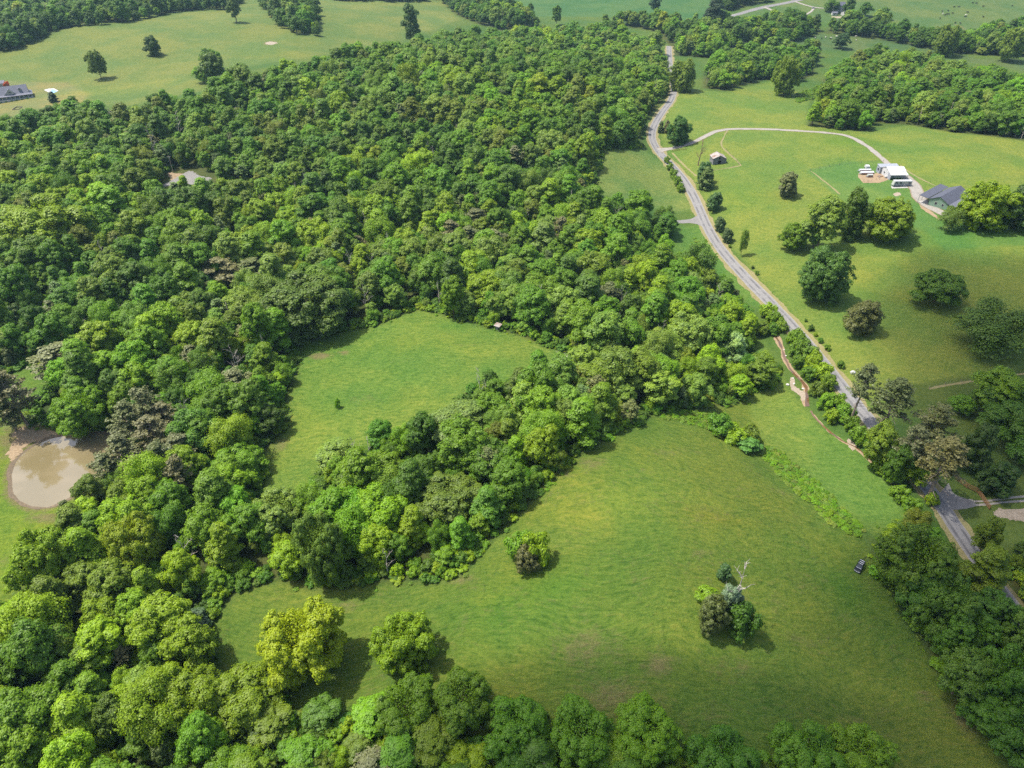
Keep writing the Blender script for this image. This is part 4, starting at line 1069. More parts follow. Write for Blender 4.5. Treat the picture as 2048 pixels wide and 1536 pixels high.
# striking crowns inside the woods
SPECIAL = [('field', 512, 540, 692, 672, 'mid', 'huge dark billowing oak at the corner of the upper hay field', (0.095, 0.155, 0.04)), ('round', 446, 570, 522, 640, 'pale', 'pale yellow tree in the wood beside the huge oak', (0.26, 0.26, 0.05)),
           ('round', 350, 638, 420, 706, 'lime', 'vivid lime round tree in the wood above the brown pines', (0.2, 0.3, 0.018)), ('egg', 410, 560, 462, 620, 'lime', 'lime topped tree beside the pale yellow tree', None), ('egg', 480, 600, 548, 700, 'fresh', 'bright green tree below the pale yellow tree', (0.12, 0.23, 0.015)),
           ('field', 1318, 622, 1428, 720, 'pale', 'large pale sage tree by the collapsed shed wood', (0.25, 0.29, 0.09)), ('egg', 1440, 660, 1496, 730, 'silver', 'silvery blossoming tree at the wood edge near the collapsed shed', (0.33, 0.38, 0.26)),
           ('round', 1355, 545, 1412, 600, 'pale', 'cream green tree at the edge of the junction meadow', (0.22, 0.25, 0.1)), ('cone', 1060, 442, 1120, 512, 'sage', 'pale pointed tree in the wood above the upper hay field', (0.16, 0.235, 0.09)), ('cone', 1142, 428, 1182, 490, 'sage', 'slender pale pointed tree beside a brown pine', (0.16, 0.235, 0.09)),
           ('field', 825, 940, 968, 1058, 'olive', 'large olive brown oak in the thicket between the two hay fields', (0.165, 0.175, 0.045)), ('round', 632, 880, 722, 930, 'pale', 'cream topped tree at the thicket edge', (0.26, 0.28, 0.09)), ('field', 500, 975, 610, 1072, 'pale', 'wide pale green tree at the end of the thicket', (0.21, 0.25, 0.075)),
           ('field', 588, 1028, 690, 1165, 'sage', 'tall soft green tree at the foot of the thicket', (0.125, 0.205, 0.055)), ('round', 730, 836, 790, 896, 'mid', 'dark round tree at the upper rim of the thicket', None), ('round', 850, 800, 975, 880, 'pale', 'broad grey cream tree at the upper rim of the thicket', (0.2, 0.22, 0.09)),
           ('field', 205, 1020, 320, 1150, 'gold', 'golden lime tree beside the pond pines', (0.19, 0.255, 0.02)), ('egg', 268, 945, 340, 1030, 'lime', 'bright lime tree below the pond pines', (0.16, 0.27, 0.014)), ('round', 208, 955, 290, 1040, 'olive', 'olive green tree beside the bright lime pond tree', (0.165, 0.19, 0.02)),
           ('round', 138, 945, 208, 1015, 'mid', 'soft green willow on the pond bank', (0.12, 0.175, 0.04)), ('field', 108, 775, 215, 870, 'lime', 'bright green tree leaning over the pond', (0.12, 0.235, 0.014)), ('round', 700, 516, 736, 556, 'lime', 'vivid lime tree in the wood above the huge oak', (0.2, 0.3, 0.02)),
           ('field', 0, 400, 175, 500, 'lime', 'large bright lime tree in the wood below the turnaround', (0.19, 0.265, 0.018)), ('round', 522, 535, 580, 575, 'lime', 'lime tree peeking above the huge oak', (0.2, 0.26, 0.03)), ('field', 20, 1050, 150, 1190, 'lime', 'spreading lime tree at the pond clearing edge', (0.165, 0.265, 0.018)),
           ('round', 880, 550, 930, 620, 'fresh', 'bright tree at the top corner of the upper hay field', (0.13, 0.23, 0.018)), ('spread', 320, 1330, 450, 1450, 'lime', 'broad yellow green tree at the foot corner of the hay field', (0.16, 0.22, 0.014)), ('spread', 420, 1335, 560, 1440, 'lime', 'broad yellow green tree beside the golden field tree', (0.15, 0.21, 0.014)),
           ('field', 1545, 1440, 1680, 1575, 'mid', 'large round mid green tree at the foot of the bare hay field', (0.11, 0.18, 0.016)), ('field', 1655, 1440, 1790, 1580, 'lime', 'large yellow green tree at the foot of the bare hay field', (0.155, 0.21, 0.014)), ('field', 1225, 1392, 1362, 1525, 'lime', 'large bright tree in the row at the foot of the hay field', (0.145, 0.215, 0.012)), ('field', 1090, 1400, 1225, 1530, 'fresh', 'rounded fresh tree beside the bright row tree', (0.12, 0.19, 0.016)), ('field', 965, 1385, 1095, 1520, 'mid', 'leafy mid green tree in the row at the foot of the hay field', (0.105, 0.18, 0.014)), ('field', 745, 1345, 880, 1480, 'deep', 'broad dark green tree below the round field tree', (0.10, 0.19, 0.014)), ('field', 860, 1338, 990, 1470, 'deep', 'dark green tree in the row at the foot of the hay field', (0.10, 0.185, 0.016)),
           ('field', 1375, 1452, 1510, 1585, 'deep', 'dark rounded tree in the row at the foot of the hay field', (0.08, 0.15, 0.016)), ('round', 608, 1394, 680, 1450, 'blue', 'small dense bluish tree in the row at the foot of the hay field', None), ('field', 1760, 1050, 1900, 1200, 'olive', 'feathery olive tree at the top of the creekside wood', (0.115, 0.15, 0.02)),
           ('field', 1835, 1145, 1960, 1275, 'olive', 'broad olive tree below the feathery creekside tree', (0.095, 0.14, 0.02)), ('round', 1805, 1140, 1890, 1230, 'deep', 'dark tree at the field rim of the creekside wood', (0.07, 0.125, 0.018)), ('field', 1880, 1215, 1990, 1330, 'mid', 'full mid green tree in the creekside wood by the car', (0.09, 0.15, 0.018)),
           ('field', 1960, 1290, 2090, 1430, 'mid', 'large dark creekside tree hiding the road', (0.085, 0.145, 0.016)), ('round', 1885, 1290, 1985, 1395, 'olive', 'olive tree behind the twisted dead creekside tree', (0.1, 0.14, 0.022)), ('round', 1945, 1175, 2040, 1270, 'deep', 'dark green tree where the creekside wood meets the road', (0.075, 0.13, 0.018)),
           ('field', 1985, 1400, 2110, 1540, 'deep', 'deep green tree at the foot of the creekside wood', (0.075, 0.135, 0.016)), ('round', 1930, 1370, 2020, 1465, 'mid', 'low creekside tree at the tapering end of the hay field', (0.085, 0.15, 0.016)), ('round', 2010, 1215, 2110, 1320, 'olive', 'olive tree growing over the hidden road', (0.1, 0.145, 0.02)),
           ('cedar', 352, 1222, 420, 1264, 'blue', 'dark bluish bush at the left end of the field', (0.07, 0.11, 0.06))]
SPECIAL[-1] = SPECIAL[-1][:6] + ('dark bluish evergreen at the wood edge above the leafy corner tree', SPECIAL[-1][7])
for kd, x0, y0, x1, y1, t, lb, tn in SPECIAL:
    if tn and (y0 > 1380 or x0 > 1750): tn = (tn[0] * 0.78, tn[1] * 1.08, tn[2])
    bt(kd, x0, y0, x1, y1, t, lb, tones=tn, hmax=0.72 if y0 > 1325 else 2.6)
PINES = [(250, 770, 320, 850), (268, 825, 345, 900), (215, 800, 280, 870), (200, 865, 270, 940), (238, 900, 305, 965), (290, 880, 360, 960), (330, 860, 400, 930), (325, 905, 385, 985), (175, 905, 240, 970), (215, 850, 262, 905), (300, 800, 360, 860), (115, 1000, 150, 1045),
         (66, 680, 170, 745), (-20, 735, 60, 830), (-20, 790, 40, 850), (425, 735, 500, 800), (880, 440, 930, 485), (915, 452, 965, 492), (955, 458, 1010, 500), (1102, 430, 1148, 486), (1190, 560, 1242, 606), (1008, 290, 1052, 335), (400, 515, 480, 560), (470, 510, 540, 555), (930, 415, 985, 455), (700, 470, 735, 500),
         (80, 600, 120, 640), (360, 690, 400, 730), (225, 1290, 262, 1330), (80, 1480, 165, 1550), (700, 1500, 790, 1560)]
for k, bb in enumerate(PINES):
    pond = k < 12
    bt('pine', *bb, 'brown', 'brownish grey pine in the stand beside the muddy pond' if pond else 'brownish pine in the small clearing corner beyond the pond' if k < 15 else 'brownish pine scattered among the green woodland', 'pines beside the pond' if pond else 'pines by the pond clearing' if k < 15 else 'pines scattered in the wood',
       zbf=0.3, tones=tuple(np.array(((0.145, 0.145, 0.07), (0.165, 0.145, 0.075), (0.125, 0.135, 0.055))[k % 3]) * RNG.uniform(0.85, 1.1)))
DEADS = [(335, 1062, 400, 1145), (680, 500, 718, 560), (728, 505, 762, 545), (768, 412, 800, 440), (700, 556, 735, 580), (862, 560, 892, 612), (1095, 700, 1150, 745), (445, 690, 490, 750), (340, 228, 375, 285), (290, 255, 318, 320), (222, 208, 252, 240), (1150, 770, 1170, 800), (1410, 525, 1440, 560), (1830, 128, 1850, 150), (1890, 1290, 1960, 1350), (290, 222, 330, 250)]
for k, bb in enumerate(DEADS):
    bt('dead', *bb, 'mid', 'bare grey dead tree standing above the wood beside the front field' if k == 0 else 'bare twisted dead tree leaning over the front field from the creekside wood' if k == 14 else 'bare twisted grey dead tree poking out among the green crowns', None if k in (0, 14) else 'dead trees in the wood', zbf=0.1)

# the bare brown tree by the old barn and the snag in the field clump
def bare_tree(px0, py0, hpx, label, seed, spread, mat, lean=0.0, low=0.3, depth=3, nm='dead_tree', thick=0.027):
    g = hit(px0, py0)
    dep = project(g.x, g.y, g.z)[2]
    dd = math.atan2(CAM_H - g.z, math.hypot(g.x, g.y))
    H = hpx / (FPX / dep) / math.cos(dd)
    e = empty(nm, g, 0, label, 'tree')
    part('trunk', branchy(seed, H, H * spread, depth, thick, lean, 8, low), mat, e)
    return g, H
bare_tree(1396, 331, 44, 'tall bare brown dead tree beside the old grey barn', 301, 0.34, M['brownwood'], 0.06, 0.25)
bare_tree(1458, 1224, 84, 'bare pale forked snag rising from the field clump', 305, 0.42, M['deadwood'], 0.05, 0.45, 2, 'snag', 0.017)
for x, y in ((1933, 1030), ):
    pass

# ------------------------------------------------------------------ the woods: scattered by hand-drawn ground outlines
cell = 9.4
gxs, gys = np.meshgrid(np.arange(-760, 760, cell), np.arange(30, 1290, cell))
cx_ = (gxs + RNG.uniform(-4.3, 4.3, gxs.shape)).ravel(); cy2 = (gys + RNG.uniform(-4.3, 4.3, gys.shape)).ravel()
big_n = len(cx_)
sx_, sy_ = np.meshgrid(np.arange(-500, 500, 7.6), np.arange(30, 800, 7.6))     # lower trees between the tall ones
cx_ = np.r_[cx_, (sx_ + RNG.uniform(-3.5, 3.5, sx_.shape)).ravel()]; cy2 = np.r_[cy2, (sy_ + RNG.uniform(-3.5, 3.5, sy_.shape)).ravel()]
small = np.arange(len(cx_)) >= big_n
zz = z_at(cx_, cy2)
ppx, ppy, pdep = project(cx_, cy2, zz + 6)
ok = (ppx > -160) & (ppx < 2210) & (ppy > -120) & (ppy < 1720) & (pdep > 20)
cx_, cy2, zz, ppx, ppy, pdep, small = (a_[ok] for a_ in (cx_, cy2, zz, ppx, ppy, pdep, small))
best = np.full(cx_.shape, -1e9); reg = np.full(cx_.shape, -1)
for k, poly in enumerate(W_FOREST):
    d = sd_poly(cx_, cy2, poly)
    reg = np.where(d > best, k, reg); best = np.maximum(best, d)
clr = np.full(cx_.shape, -1e9)
for poly in W_CLEAR:
    clr = np.maximum(clr, sd_poly(cx_, cy2, poly))
def line_dist(line, x, y):
    d = np.full(x.shape, 1e9)
    for p in line[::2]:
        d = np.minimum(d, np.hypot(x - p[0], y - p[1]))
    return d
rd = np.minimum(np.minimum(line_dist(road_line, cx_, cy2), line_dist(FAR_ROAD, cx_, cy2)), line_dist(creek_line, cx_, cy2) + 2)
pad = wpoly([(300, 385), (345, 345), (385, 336), (430, 352), (436, 376), (350, 394)])
inpad = sd_poly(cx_, cy2, pad)
keep = (best > 2.6) & (clr < -2.6) & (rd > 6.0) & (inpad < -2)
for (x, y, r_) in PLACED:
    keep &= np.hypot(cx_ - x, cy2 - y) > max(2.5, r_ * 0.78 + 1.2)
T = np.where(keep)[0]

def vnoise(x, y, sc, seed):
    r = np.random.default_rng(seed); tab = r.uniform(size=(64, 64))
    u, v = x / sc + 1000, y / sc + 1000
    i0, j0 = np.floor(u).astype(int), np.floor(v).astype(int)
    fu, fv = u - i0, v - j0
    fu, fv = fu * fu * (3 - 2 * fu), fv * fv * (3 - 2 * fv)
    g = lambda a_, b_: tab[a_ % 64, b_ % 64]
    return (g(i0, j0) * (1 - fu) + g(i0 + 1, j0) * fu) * (1 - fv) + (g(i0, j0 + 1) * (1 - fu) + g(i0 + 1, j0 + 1) * fu) * fv

nv = vnoise(cx_, cy2, 34, 3); nv2 = vnoise(cx_, cy2, 70, 5)
KINDS = ['round', 'egg', 'cone', 'spread', 'airy']
trees = []
for i in T:
    far = pdep[i] > 480
    u = RNG.uniform() * 0.55 + nv[i] * 0.45
    east = ppx[i] > 1450 and ppy[i] < 330
    if u < 0.17: t = 'deep'
    elif u < 0.26: t = 'blue'
    elif u < 0.42: t = 'mid'
    elif u < 0.58: t = 'fresh' if nv2[i] > 0.35 else 'mid'
    elif u < 0.70: t = 'sage' if nv2[i] < 0.55 else 'lime'
    elif u < 0.78: t = 'olive' if not far else 'sage'
    else: t = 'lime' if RNG.uniform() < 0.6 else 'sage'
    if ppy[i] > 960 and ppx[i] < 520 and t in ('deep', 'blue', 'sage', 'mid') and RNG.uniform() < 0.7: t = 'lime' if RNG.uniform() < .6 else 'fresh'
    if reg[i] in (12, 13): t = ['deep', 'olive', 'mid'][int(RNG.integers(3))]
    if reg[i] in (1, 2, 4, 5, 9, 10, 11): t = 'deep' if RNG.uniform() < 0.6 else t
    kd = KINDS[int(RNG.choice(5, p=[0.46, 0.16, 0.2, 0.08, 0.10]))]
    R = float(RNG.choice([RNG.uniform(4.0, 5.2), RNG.uniform(5.0, 6.8), RNG.uniform(6.6, 8.6)], p=[.28, .44, .28])); H = R * float(RNG.uniform(1.9, 2.5)) + 2.5
    if kd == 'cone': R *= 0.85; H = R * float(RNG.uniform(3.1, 3.9))
    if kd == 'spread': R *= 1.2; H = R * float(RNG.uniform(1.6, 1.9))
    if kd == 'egg': H = R * float(RNG.uniform(2.6, 3.3))
    if small[i]:
        R = float(RNG.uniform(2.4, 4.2)); H = R * float(RNG.uniform(2.2, 3.4)); kd = ['round', 'egg', 'airy'][int(RNG.integers(3))]
    w_ = RNG.uniform()
    if w_ < 0.022: kd = 'dead'; R = 3.6; H = float(RNG.uniform(10, 17))
    elif w_ < 0.05: kd = 'cedar'; t = 'cedar'; R = float(RNG.uniform(2.4, 3.6)); H = R * float(RNG.uniform(2.8, 3.8))
    elif w_ < 0.075: kd = 'pine'; t = 'greypine' if RNG.uniform() < .6 else 'brown'; R = float(RNG.uniform(3.6, 4.8)); H = R * 3.2
    edge = min(best[i], -clr[i])
    if edge < 7: H *= 0.72; R *= 0.8
    if reg[i] in (12, 13): H *= 0.8; R *= 0.85
    if ppy[i] > 1290 and ppx[i] > 420: H = min(H * 0.6, 9.5); R = min(R, 5.5)
    trees.append((float(R * FPX / pdep[i]), float(cx_[i]), float(cy2[i]), kd, R, min(H, 22.0), t, int(i)))
trees.sort(key=lambda q: -q[0])

def where_is(i):
    x, y = ppx[i], ppy[i]
    if reg[i] in (12, 13): return 'in the creekside wood beside the front hay field', 'creekside wood'
    if y > 1310 and x > 420: return 'in the row at the foot of the hay field', 'row at the foot of the hay field'
    if y > 1180: return 'in the wood beside the golden field tree', 'wood beside the golden tree'
    if x < 430 and y > 700: return 'in the wood around the muddy pond', 'wood around the pond'
    if x < 620 and y > 640: return 'in the wood bordering the upper hay field', 'wood bordering the upper field'
    if y > 700: return 'in the thicket between the two hay fields', 'thicket between the fields'
    if x > 820 and y > 430: return 'in the wood between upper hay field and road', 'wood between field and road'
    if y > 420: return 'in the wood beyond the huge oak', 'wood beyond the huge oak'
    return 'in the distant woodland', 'distant woodland'

count = {}
rest = []
for sz, x, y, kd, R, H, t, i in trees:
    px_, py_ = ppx[i], ppy[i]
    seen = -20 < px_ < 2068 and -10 < py_ < 1580
    nm = NAMES[kd]
    if seen and count.get(nm, 0) < (215 if nm == 'broadleaf_tree' else 30 if nm in ('dead_tree', 'pine_tree', 'cedar_tree') else 100):
        count[nm] = count.get(nm, 0) + 1
        w, g = where_is(i)
        place_tree(kd, x, y, R, H, t, ('bare grey dead tree ' + w) if kd == 'dead' else '%s %s tree %s' % (TONE[t], {'cedar': 'dense cedar', 'pine': 'scrubby pine'}.get(kd, SHAPE[kd].replace('broad spreading', 'spreading')), w), '%s trees, %s' % ('dead' if kd == 'dead' else TONE[t], g))
    else:
        rest.append((x, y, R, H, kd, t))

def scatter(name, pts, label, cat, joined=True):
    """one object of uncountable plants: points carrying which shape, size, turn and tint"""
    shapes, key = [], {}
    for kd in sorted({p[4] for p in pts}):
        for q, p in enumerate(PROTO[kd]):
            key[(kd, q)] = len(shapes); shapes.append(p)
    coll = bpy.data.collections.new(name + '_shapes')
    for k, p in enumerate(shapes):
        coll.objects.link(bpy.data.objects.new('%s_shape_%03d' % (name, k), p['joined']))
    n = len(pts)
    idx = np.zeros(n, np.int32); scl = np.zeros((n, 3)); rot = np.zeros((n, 3)); tin = np.ones((n, 4)); co = np.zeros((n, 3))
    for k, (x, y, R, H, kd, t) in enumerate(pts):
        q = int(RNG.integers(len(PROTO[kd]))); p = PROTO[kd][q]
        idx[k] = key[(kd, q)]; scl[k] = (R / p['R'], R / p['R'], H / p['H']); rot[k, 2] = RNG.uniform(0, 6.283)
        tin[k, :3] = jit(t); co[k] = (x, y, float(z_at(x, y)))
    me = bpy.data.meshes.new(name)
    me.vertices.add(n); me.vertices.foreach_set('co', co.ravel())
    me.attributes.new('pick', 'INT', 'POINT').data.foreach_set('value', idx)
    me.attributes.new('size', 'FLOAT_VECTOR', 'POINT').data.foreach_set('vector', scl.ravel())
    me.attributes.new('turn', 'FLOAT_VECTOR', 'POINT').data.foreach_set('vector', rot.ravel())
    me.attributes.new('tint', 'FLOAT_COLOR', 'POINT').data.foreach_set('color', tin.ravel())
    o = add(name, me)
    ng = bpy.data.node_groups.new(name, 'GeometryNodeTree')
    ng.interface.new_socket('Geometry', in_out='INPUT', socket_type='NodeSocketGeometry')
    ng.interface.new_socket('Geometry', in_out='OUTPUT', socket_type='NodeSocketGeometry')
    gi, go = ng.nodes.new('NodeGroupInput'), ng.nodes.new('NodeGroupOutput')
    ci = ng.nodes.new('GeometryNodeCollectionInfo'); ci.inputs['Collection'].default_value = coll
    ci.inputs['Separate Children'].default_value = True; ci.inputs['Reset Children'].default_value = True
    ip = ng.nodes.new('GeometryNodeInstanceOnPoints'); ip.inputs['Pick Instance'].default_value = True
    def na(nm, ty):
        a_ = ng.nodes.new('GeometryNodeInputNamedAttribute'); a_.data_type = ty; a_.inputs['Name'].default_value = nm
        return a_.outputs['Attribute']
    ln = ng.links.new
    ln(gi.outputs[0], ip.inputs['Points']); ln(ci.outputs[0], ip.inputs['Instance'])
    ln(na('pick', 'INT'), ip.inputs['Instance Index']); ln(na('size', 'FLOAT_VECTOR'), ip.inputs['Scale'])
    er = ng.nodes.new('FunctionNodeEulerToRotation'); ln(na('turn', 'FLOAT_VECTOR'), er.inputs[0]); ln(er.outputs[0], ip.inputs['Rotation'])
    ln(ip.outputs[0], go.inputs[0])
    md = o.modifiers.new('scatter', 'NODES'); md.node_group = ng
    tag(o, label, cat, kind='stuff')
    return o
scatter('woodland', rest, 'distant mixed green woodland covering the ridge and valley', 'woodland')

# undergrowth along wood edges, weeds in uncut strips
und = []
c3 = 2.6
hx, hy = np.meshgrid(np.arange(-260, 240, c3), np.arange(40, 480, c3))
hx = (hx + RNG.uniform(-1.2, 1.2, hx.shape)).ravel(); hy = (hy + RNG.uniform(-1.2, 1.2, hy.shape)).ravel()
qx, qy, qd = project(hx, hy, z_at(hx, hy))
ok = (qx > -80) & (qx < 2130) & (qy > 200) & (qy < 1640)
hx, hy, qd = hx[ok], hy[ok], qd[ok]
b1 = np.full(hx.shape, -1e9); b2 = np.full(hx.shape, -1e9)
for poly in W_FOREST: b1 = np.maximum(b1, sd_poly(hx, hy, poly))
for poly in W_CLEAR: b2 = np.maximum(b2, sd_poly(hx, hy, poly))
ed = np.minimum(b1, -b2)
r3 = np.minimum(line_dist(road_line, hx, hy), line_dist(creek_line, hx, hy) + 1.5)
i3 = sd_poly(hx, hy, pad)
for x, y, e_, rr_, pp_, d_ in zip(hx, hy, ed, r3, i3, qd):
    if rr_ < 4.5 or pp_ > -2: continue
    if -2.2 < e_ < 0.3 and b2 is not None and RNG.uniform() < 0.45:
        R = float(RNG.uniform(0.35, 0.9)); und.append((float(x), float(y), R, R * float(RNG.uniform(0.6, 1.2)), 'shrub', str(RNG.choice(['mid', 'fresh', 'sage', 'lime']))))
    if e_ < 0.3: continue
    if e_ > 6 and RNG.uniform() < (0.72 if d_ < 260 else 0.9): continue
    R = float(RNG.uniform(1.2, 2.5)) * (1.0 if e_ < 6 else 1.2)
    und.append((float(x), float(y), R, R * float(RNG.uniform(0.9, 1.7)) * (0.75 if e_ < 2 else 1.2), 'shrub', str(RNG.choice(['mid', 'fresh', 'deep', 'lime', 'blue', 'mid']))))
WEEDS = [([(1530, 895), (1560, 905), (1640, 970), (1700, 1030), (1730, 1060), (1715, 1075), (1660, 1045), (1590, 985), (1540, 930), (1505, 895)], 1.1, (.5, 1.2), 0.55), ([(1312, 826), (1400, 822), (1440, 835), (1420, 860), (1390, 850), (1330, 838)], 1.3, (.5, 1.1), 0.6),
         ([(1590, 190), (1640, 170), (1650, 190), (1620, 200), (1595, 205)], 2.2, (.8, 1.8), 0.7), ([(1500, 790), (1520, 775), (1545, 775), (1560, 760), (1548, 740), (1490, 780)], 1.6, (.8, 1.6), 1.0),
         ([(1380, 475), (1410, 480), (1440, 515), (1420, 530), (1380, 520)], 2.0, (.5, 1.0), 0.4)]
for pts, st, (a0, a1), hf in WEEDS:
    poly = wpoly(pts); P = np.asarray(poly)
    for x in np.arange(P[:, 0].min(), P[:, 0].max(), st):
        for y in np.arange(P[:, 1].min(), P[:, 1].max(), st):
            x2, y2 = x + RNG.uniform(-.6, .6) * st, y + RNG.uniform(-.6, .6) * st
            if sd_poly(np.array([x2]), np.array([y2]), poly)[0] > -0.3 and RNG.uniform() < 0.85:
                R = float(RNG.uniform(a0, a1)); und.append((x2, y2, R, R * float(RNG.uniform(.6, 1.1)) * hf * 1.4, 'shrub', str(RNG.choice(['mid', 'fresh', 'sage', 'fresh']))))
scatter('undergrowth', und, 'tangled green undergrowth along the wood edges and uncut strips', 'undergrowth')
print('TREES', count, 'rest', len(rest), 'undergrowth', len(und))

# ------------------------------------------------------------------ buildings, vehicles, fences, animals
M['white_metal'] = plain('white_metal', (0.46, 0.47, 0.48), 0.6, 0.04, 0.8, 0.4)
M['white_paint'] = plain('white_paint', (0.45, 0.44, 0.42), 0.7, 0.05, 1.0, 0.3)
M['grey_metal'] = plain('grey_metal', (0.26, 0.28, 0.32), 0.6, 0.1, 0.8, 0.4)
M['dark_metal'] = plain('dark_metal', (0.2, 0.22, 0.26), 0.5, 0.1, 0.8, 0.4)
M['slate'] = plain('slate', (0.075, 0.08, 0.105), 0.7, 0.14, 1.4, 0.3)
M['slate_pale'] = plain('slate_pale', (0.12, 0.125, 0.16), 0.7, 0.14, 1.4, 0.3)
M['green_wall'] = plain('green_wall', (0.17, 0.26, 0.19), 0.6, 0.06, 1.2, 0.3)
M['siding'] = plain('siding', (0.36, 0.38, 0.35), 0.6, 0.05, 1.2, 0.3)
M['dark'] = plain('opening_shade', (0.02, 0.02, 0.022), 0.8, 0.1, 1.0, 0.1)  # near-black panel colour stands for the unlit barn interior
M['glass'] = plain('window_glass', (0.02, 0.03, 0.042), 0.15, 0.1, 1.0, 0.4)
M['barn_wood'] = plain('barn_wood', (0.19, 0.19, 0.2), 0.85, 0.3, 2.2, 0.15)
M['tin'] = plain('old_tin', (0.3, 0.27, 0.25), 0.7, 0.2, 0.7, 0.2, stain=((0.2, 0.12, 0.085), 0.47))
M['hut_wood'] = plain('hut_wood', (0.06, 0.055, 0.06), 0.85, 0.3, 2.5, 0.15)
M['pole_wood'] = plain('pole_wood', (0.3, 0.26, 0.21), 0.85, 0.2, 2.0, 0.1)
M['fence_wood'] = plain('fence_wood', (0.25, 0.14, 0.065), 0.8, 0.2, 2.5, 0.15)
M['post_wood'] = plain('post_wood', (0.22, 0.19, 0.15), 0.85, 0.2, 2.0, 0.1)
M['car_paint'] = plain('car_paint', (0.008, 0.01, 0.016), 0.3, 0.1, 1.0, 0.3)
M['car_trim'] = plain('car_trim', (0.55, 0.58, 0.62), 0.3, 0.05, 1.0, 0.5)
M['tyre'] = plain('tyre', (0.015, 0.015, 0.016), 0.85, 0.2, 4.0, 0.2)
M['headlight'] = plain('headlight', (0.6, 0.62, 0.66), 0.15, 0.05, 1.0, 0.6)
M['brick_red'] = plain('brick_red', (0.3, 0.13, 0.09), 0.8, 0.2, 2.0, 0.2)
M['cow_black'] = plain('cow_black', (0.015, 0.013, 0.013), 0.7, 0.2, 3.0, 0.2)
M['cow_white'] = plain('cow_white', (0.62, 0.58, 0.5), 0.7, 0.1, 3.0, 0.2)
M['stone'] = plain('stone', (0.55, 0.53, 0.5), 0.85, 0.15, 2.0, 0.2)
M['shrub_red'] = plain('shrub_red', (0.35, 0.08, 0.06), 0.8, 0.2, 2.0, 0.1)

def gable_walls(L, W, he, hr, z0=0.0, t=0.15):
    """four thick walls of a gabled block: length L along x, width W along y"""
    mb = MB(); x, y = L / 2, W / 2
    for s in (-1, 1):
        mb.box(-x, x, s * y - (t if s > 0 else 0), s * y + (t if s < 0 else 0), z0, he)
        a, b_ = s * x, s * (x - t)
        y2 = y - t - 0.003
        ring = lambda q: [(q, -y2, z0), (q, y2, z0), (q, y2, he), (q, 0, hr - (hr - he) * 0.02), (q, -y2, he)]
        mb.solid(ring(a - s * 0.003), ring(b_))
    return mb

def gable_roof(L, W, he, hr, over=0.4, th=0.14, z_off=0.06):
    mb = MB(); x = L / 2 + over; k = (hr - he) / (W / 2); y = W / 2 + over
    for s in (-1, 1):
        a, b_, c, d = Vector((-x, 0, hr + z_off)), Vector((x, 0, hr + z_off)), Vector((x, s * y, he - k * over + z_off)), Vector((-x, s * y, he - k * over + z_off))
        up = Vector((0, 0, th))
        mb.solid([a, b_, c, d], [a + up, b_ + up, c + up, d + up])
    return mb

def panel(x0, x1, y0, y1, z0, z1):
    mb = MB(); mb.box(x0, x1, y0, y1, z0, z1); return mb

def window(parent, x, y, z, w, h, face, frame='white_paint', name='window'):
    """a window on wall facing -y, +x or -x; frame proud, pane a sub-part"""
    t = 0.06
    def bx(a0, a1, z0, z1, d0, d1):
        mb = MB()
        if face == '-y': mb.box(x + a0, x + a1, y - d1, y - d0, z0, z1)
        elif face == '-x': mb.box(x - d1, x - d0, y + a0, y + a1, z0, z1)
        else: mb.box(x + d0, x + d1, y + a0, y + a1, z0, z1)
        return mb
    f = part(name, bx(-w / 2 - .08, w / 2 + .08, z - h / 2 - .08, z + h / 2 + .08, 0.004, t), M[frame], parent)
    part('pane', bx(-w / 2, w / 2, z - h / 2, z + h / 2, t - 0.02, t + 0.012), M['glass'], f)
    return f

def at_px(px, py):
    g = hit(px, py)
    return g

def low_z(c, rz, L, W):
    """lowest ground under a footprint, so that walls reach down into the slope"""
    zs = []
    for sx in (-.5, 0, .5):
        for sy in (-.5, 0, .5):
            x, y = sx * L, sy * W
            zs.append(float(z_at(c.x + x * math.cos(rz) - y * math.sin(rz), c.y + x * math.sin(rz) + y * math.cos(rz))))
    return min(zs), max(zs)

# --- old grey barn by the bare tree
g = at_px(1437, 328); g.y += 3.5; lo, hi = low_z(g, 0, 8, 7)
e = empty('old_barn', (g.x, g.y, (lo + hi) / 2), math.radians(4), 'weathered grey plank barn with rusty tin roof beside the bare tree', 'barn')
mb = gable_walls(7.0, 8.0, 3.4, 5.2, lo - hi - 0.3)
for v_ in range(len(mb.v)):
    x, y, z = mb.v[v_]; mb.v[v_] = (-y, x, z)
part('wall', mb, M['barn_wood'], e)
mb = gable_roof(7.0, 8.0, 3.4, 5.2, 0.5)
for v_ in range(len(mb.v)):
    x, y, z = mb.v[v_]; mb.v[v_] = (-y, x, z)
part('roof', mb, M['tin'], e, 'rust stained tin roof')
part('door_opening_shade', panel(-1.2, 1.2, -3.53, -3.46, 0.0, 2.2), M['dark'], e)
part('loft_opening_shade', panel(-.55, .55, -3.53, -3.46, 2.9, 3.9), M['dark'], e)
for k in range(14):
    x = -3.9 + k * 0.6
    if abs(x) < 1.3: continue
    part('plank', panel(x, x + 0.52, -3.56, -3.5, -0.2, 3.3 + max(0, 0.42 * (3.9 - abs(x)) - 0.25)), M['barn_wood'], e)

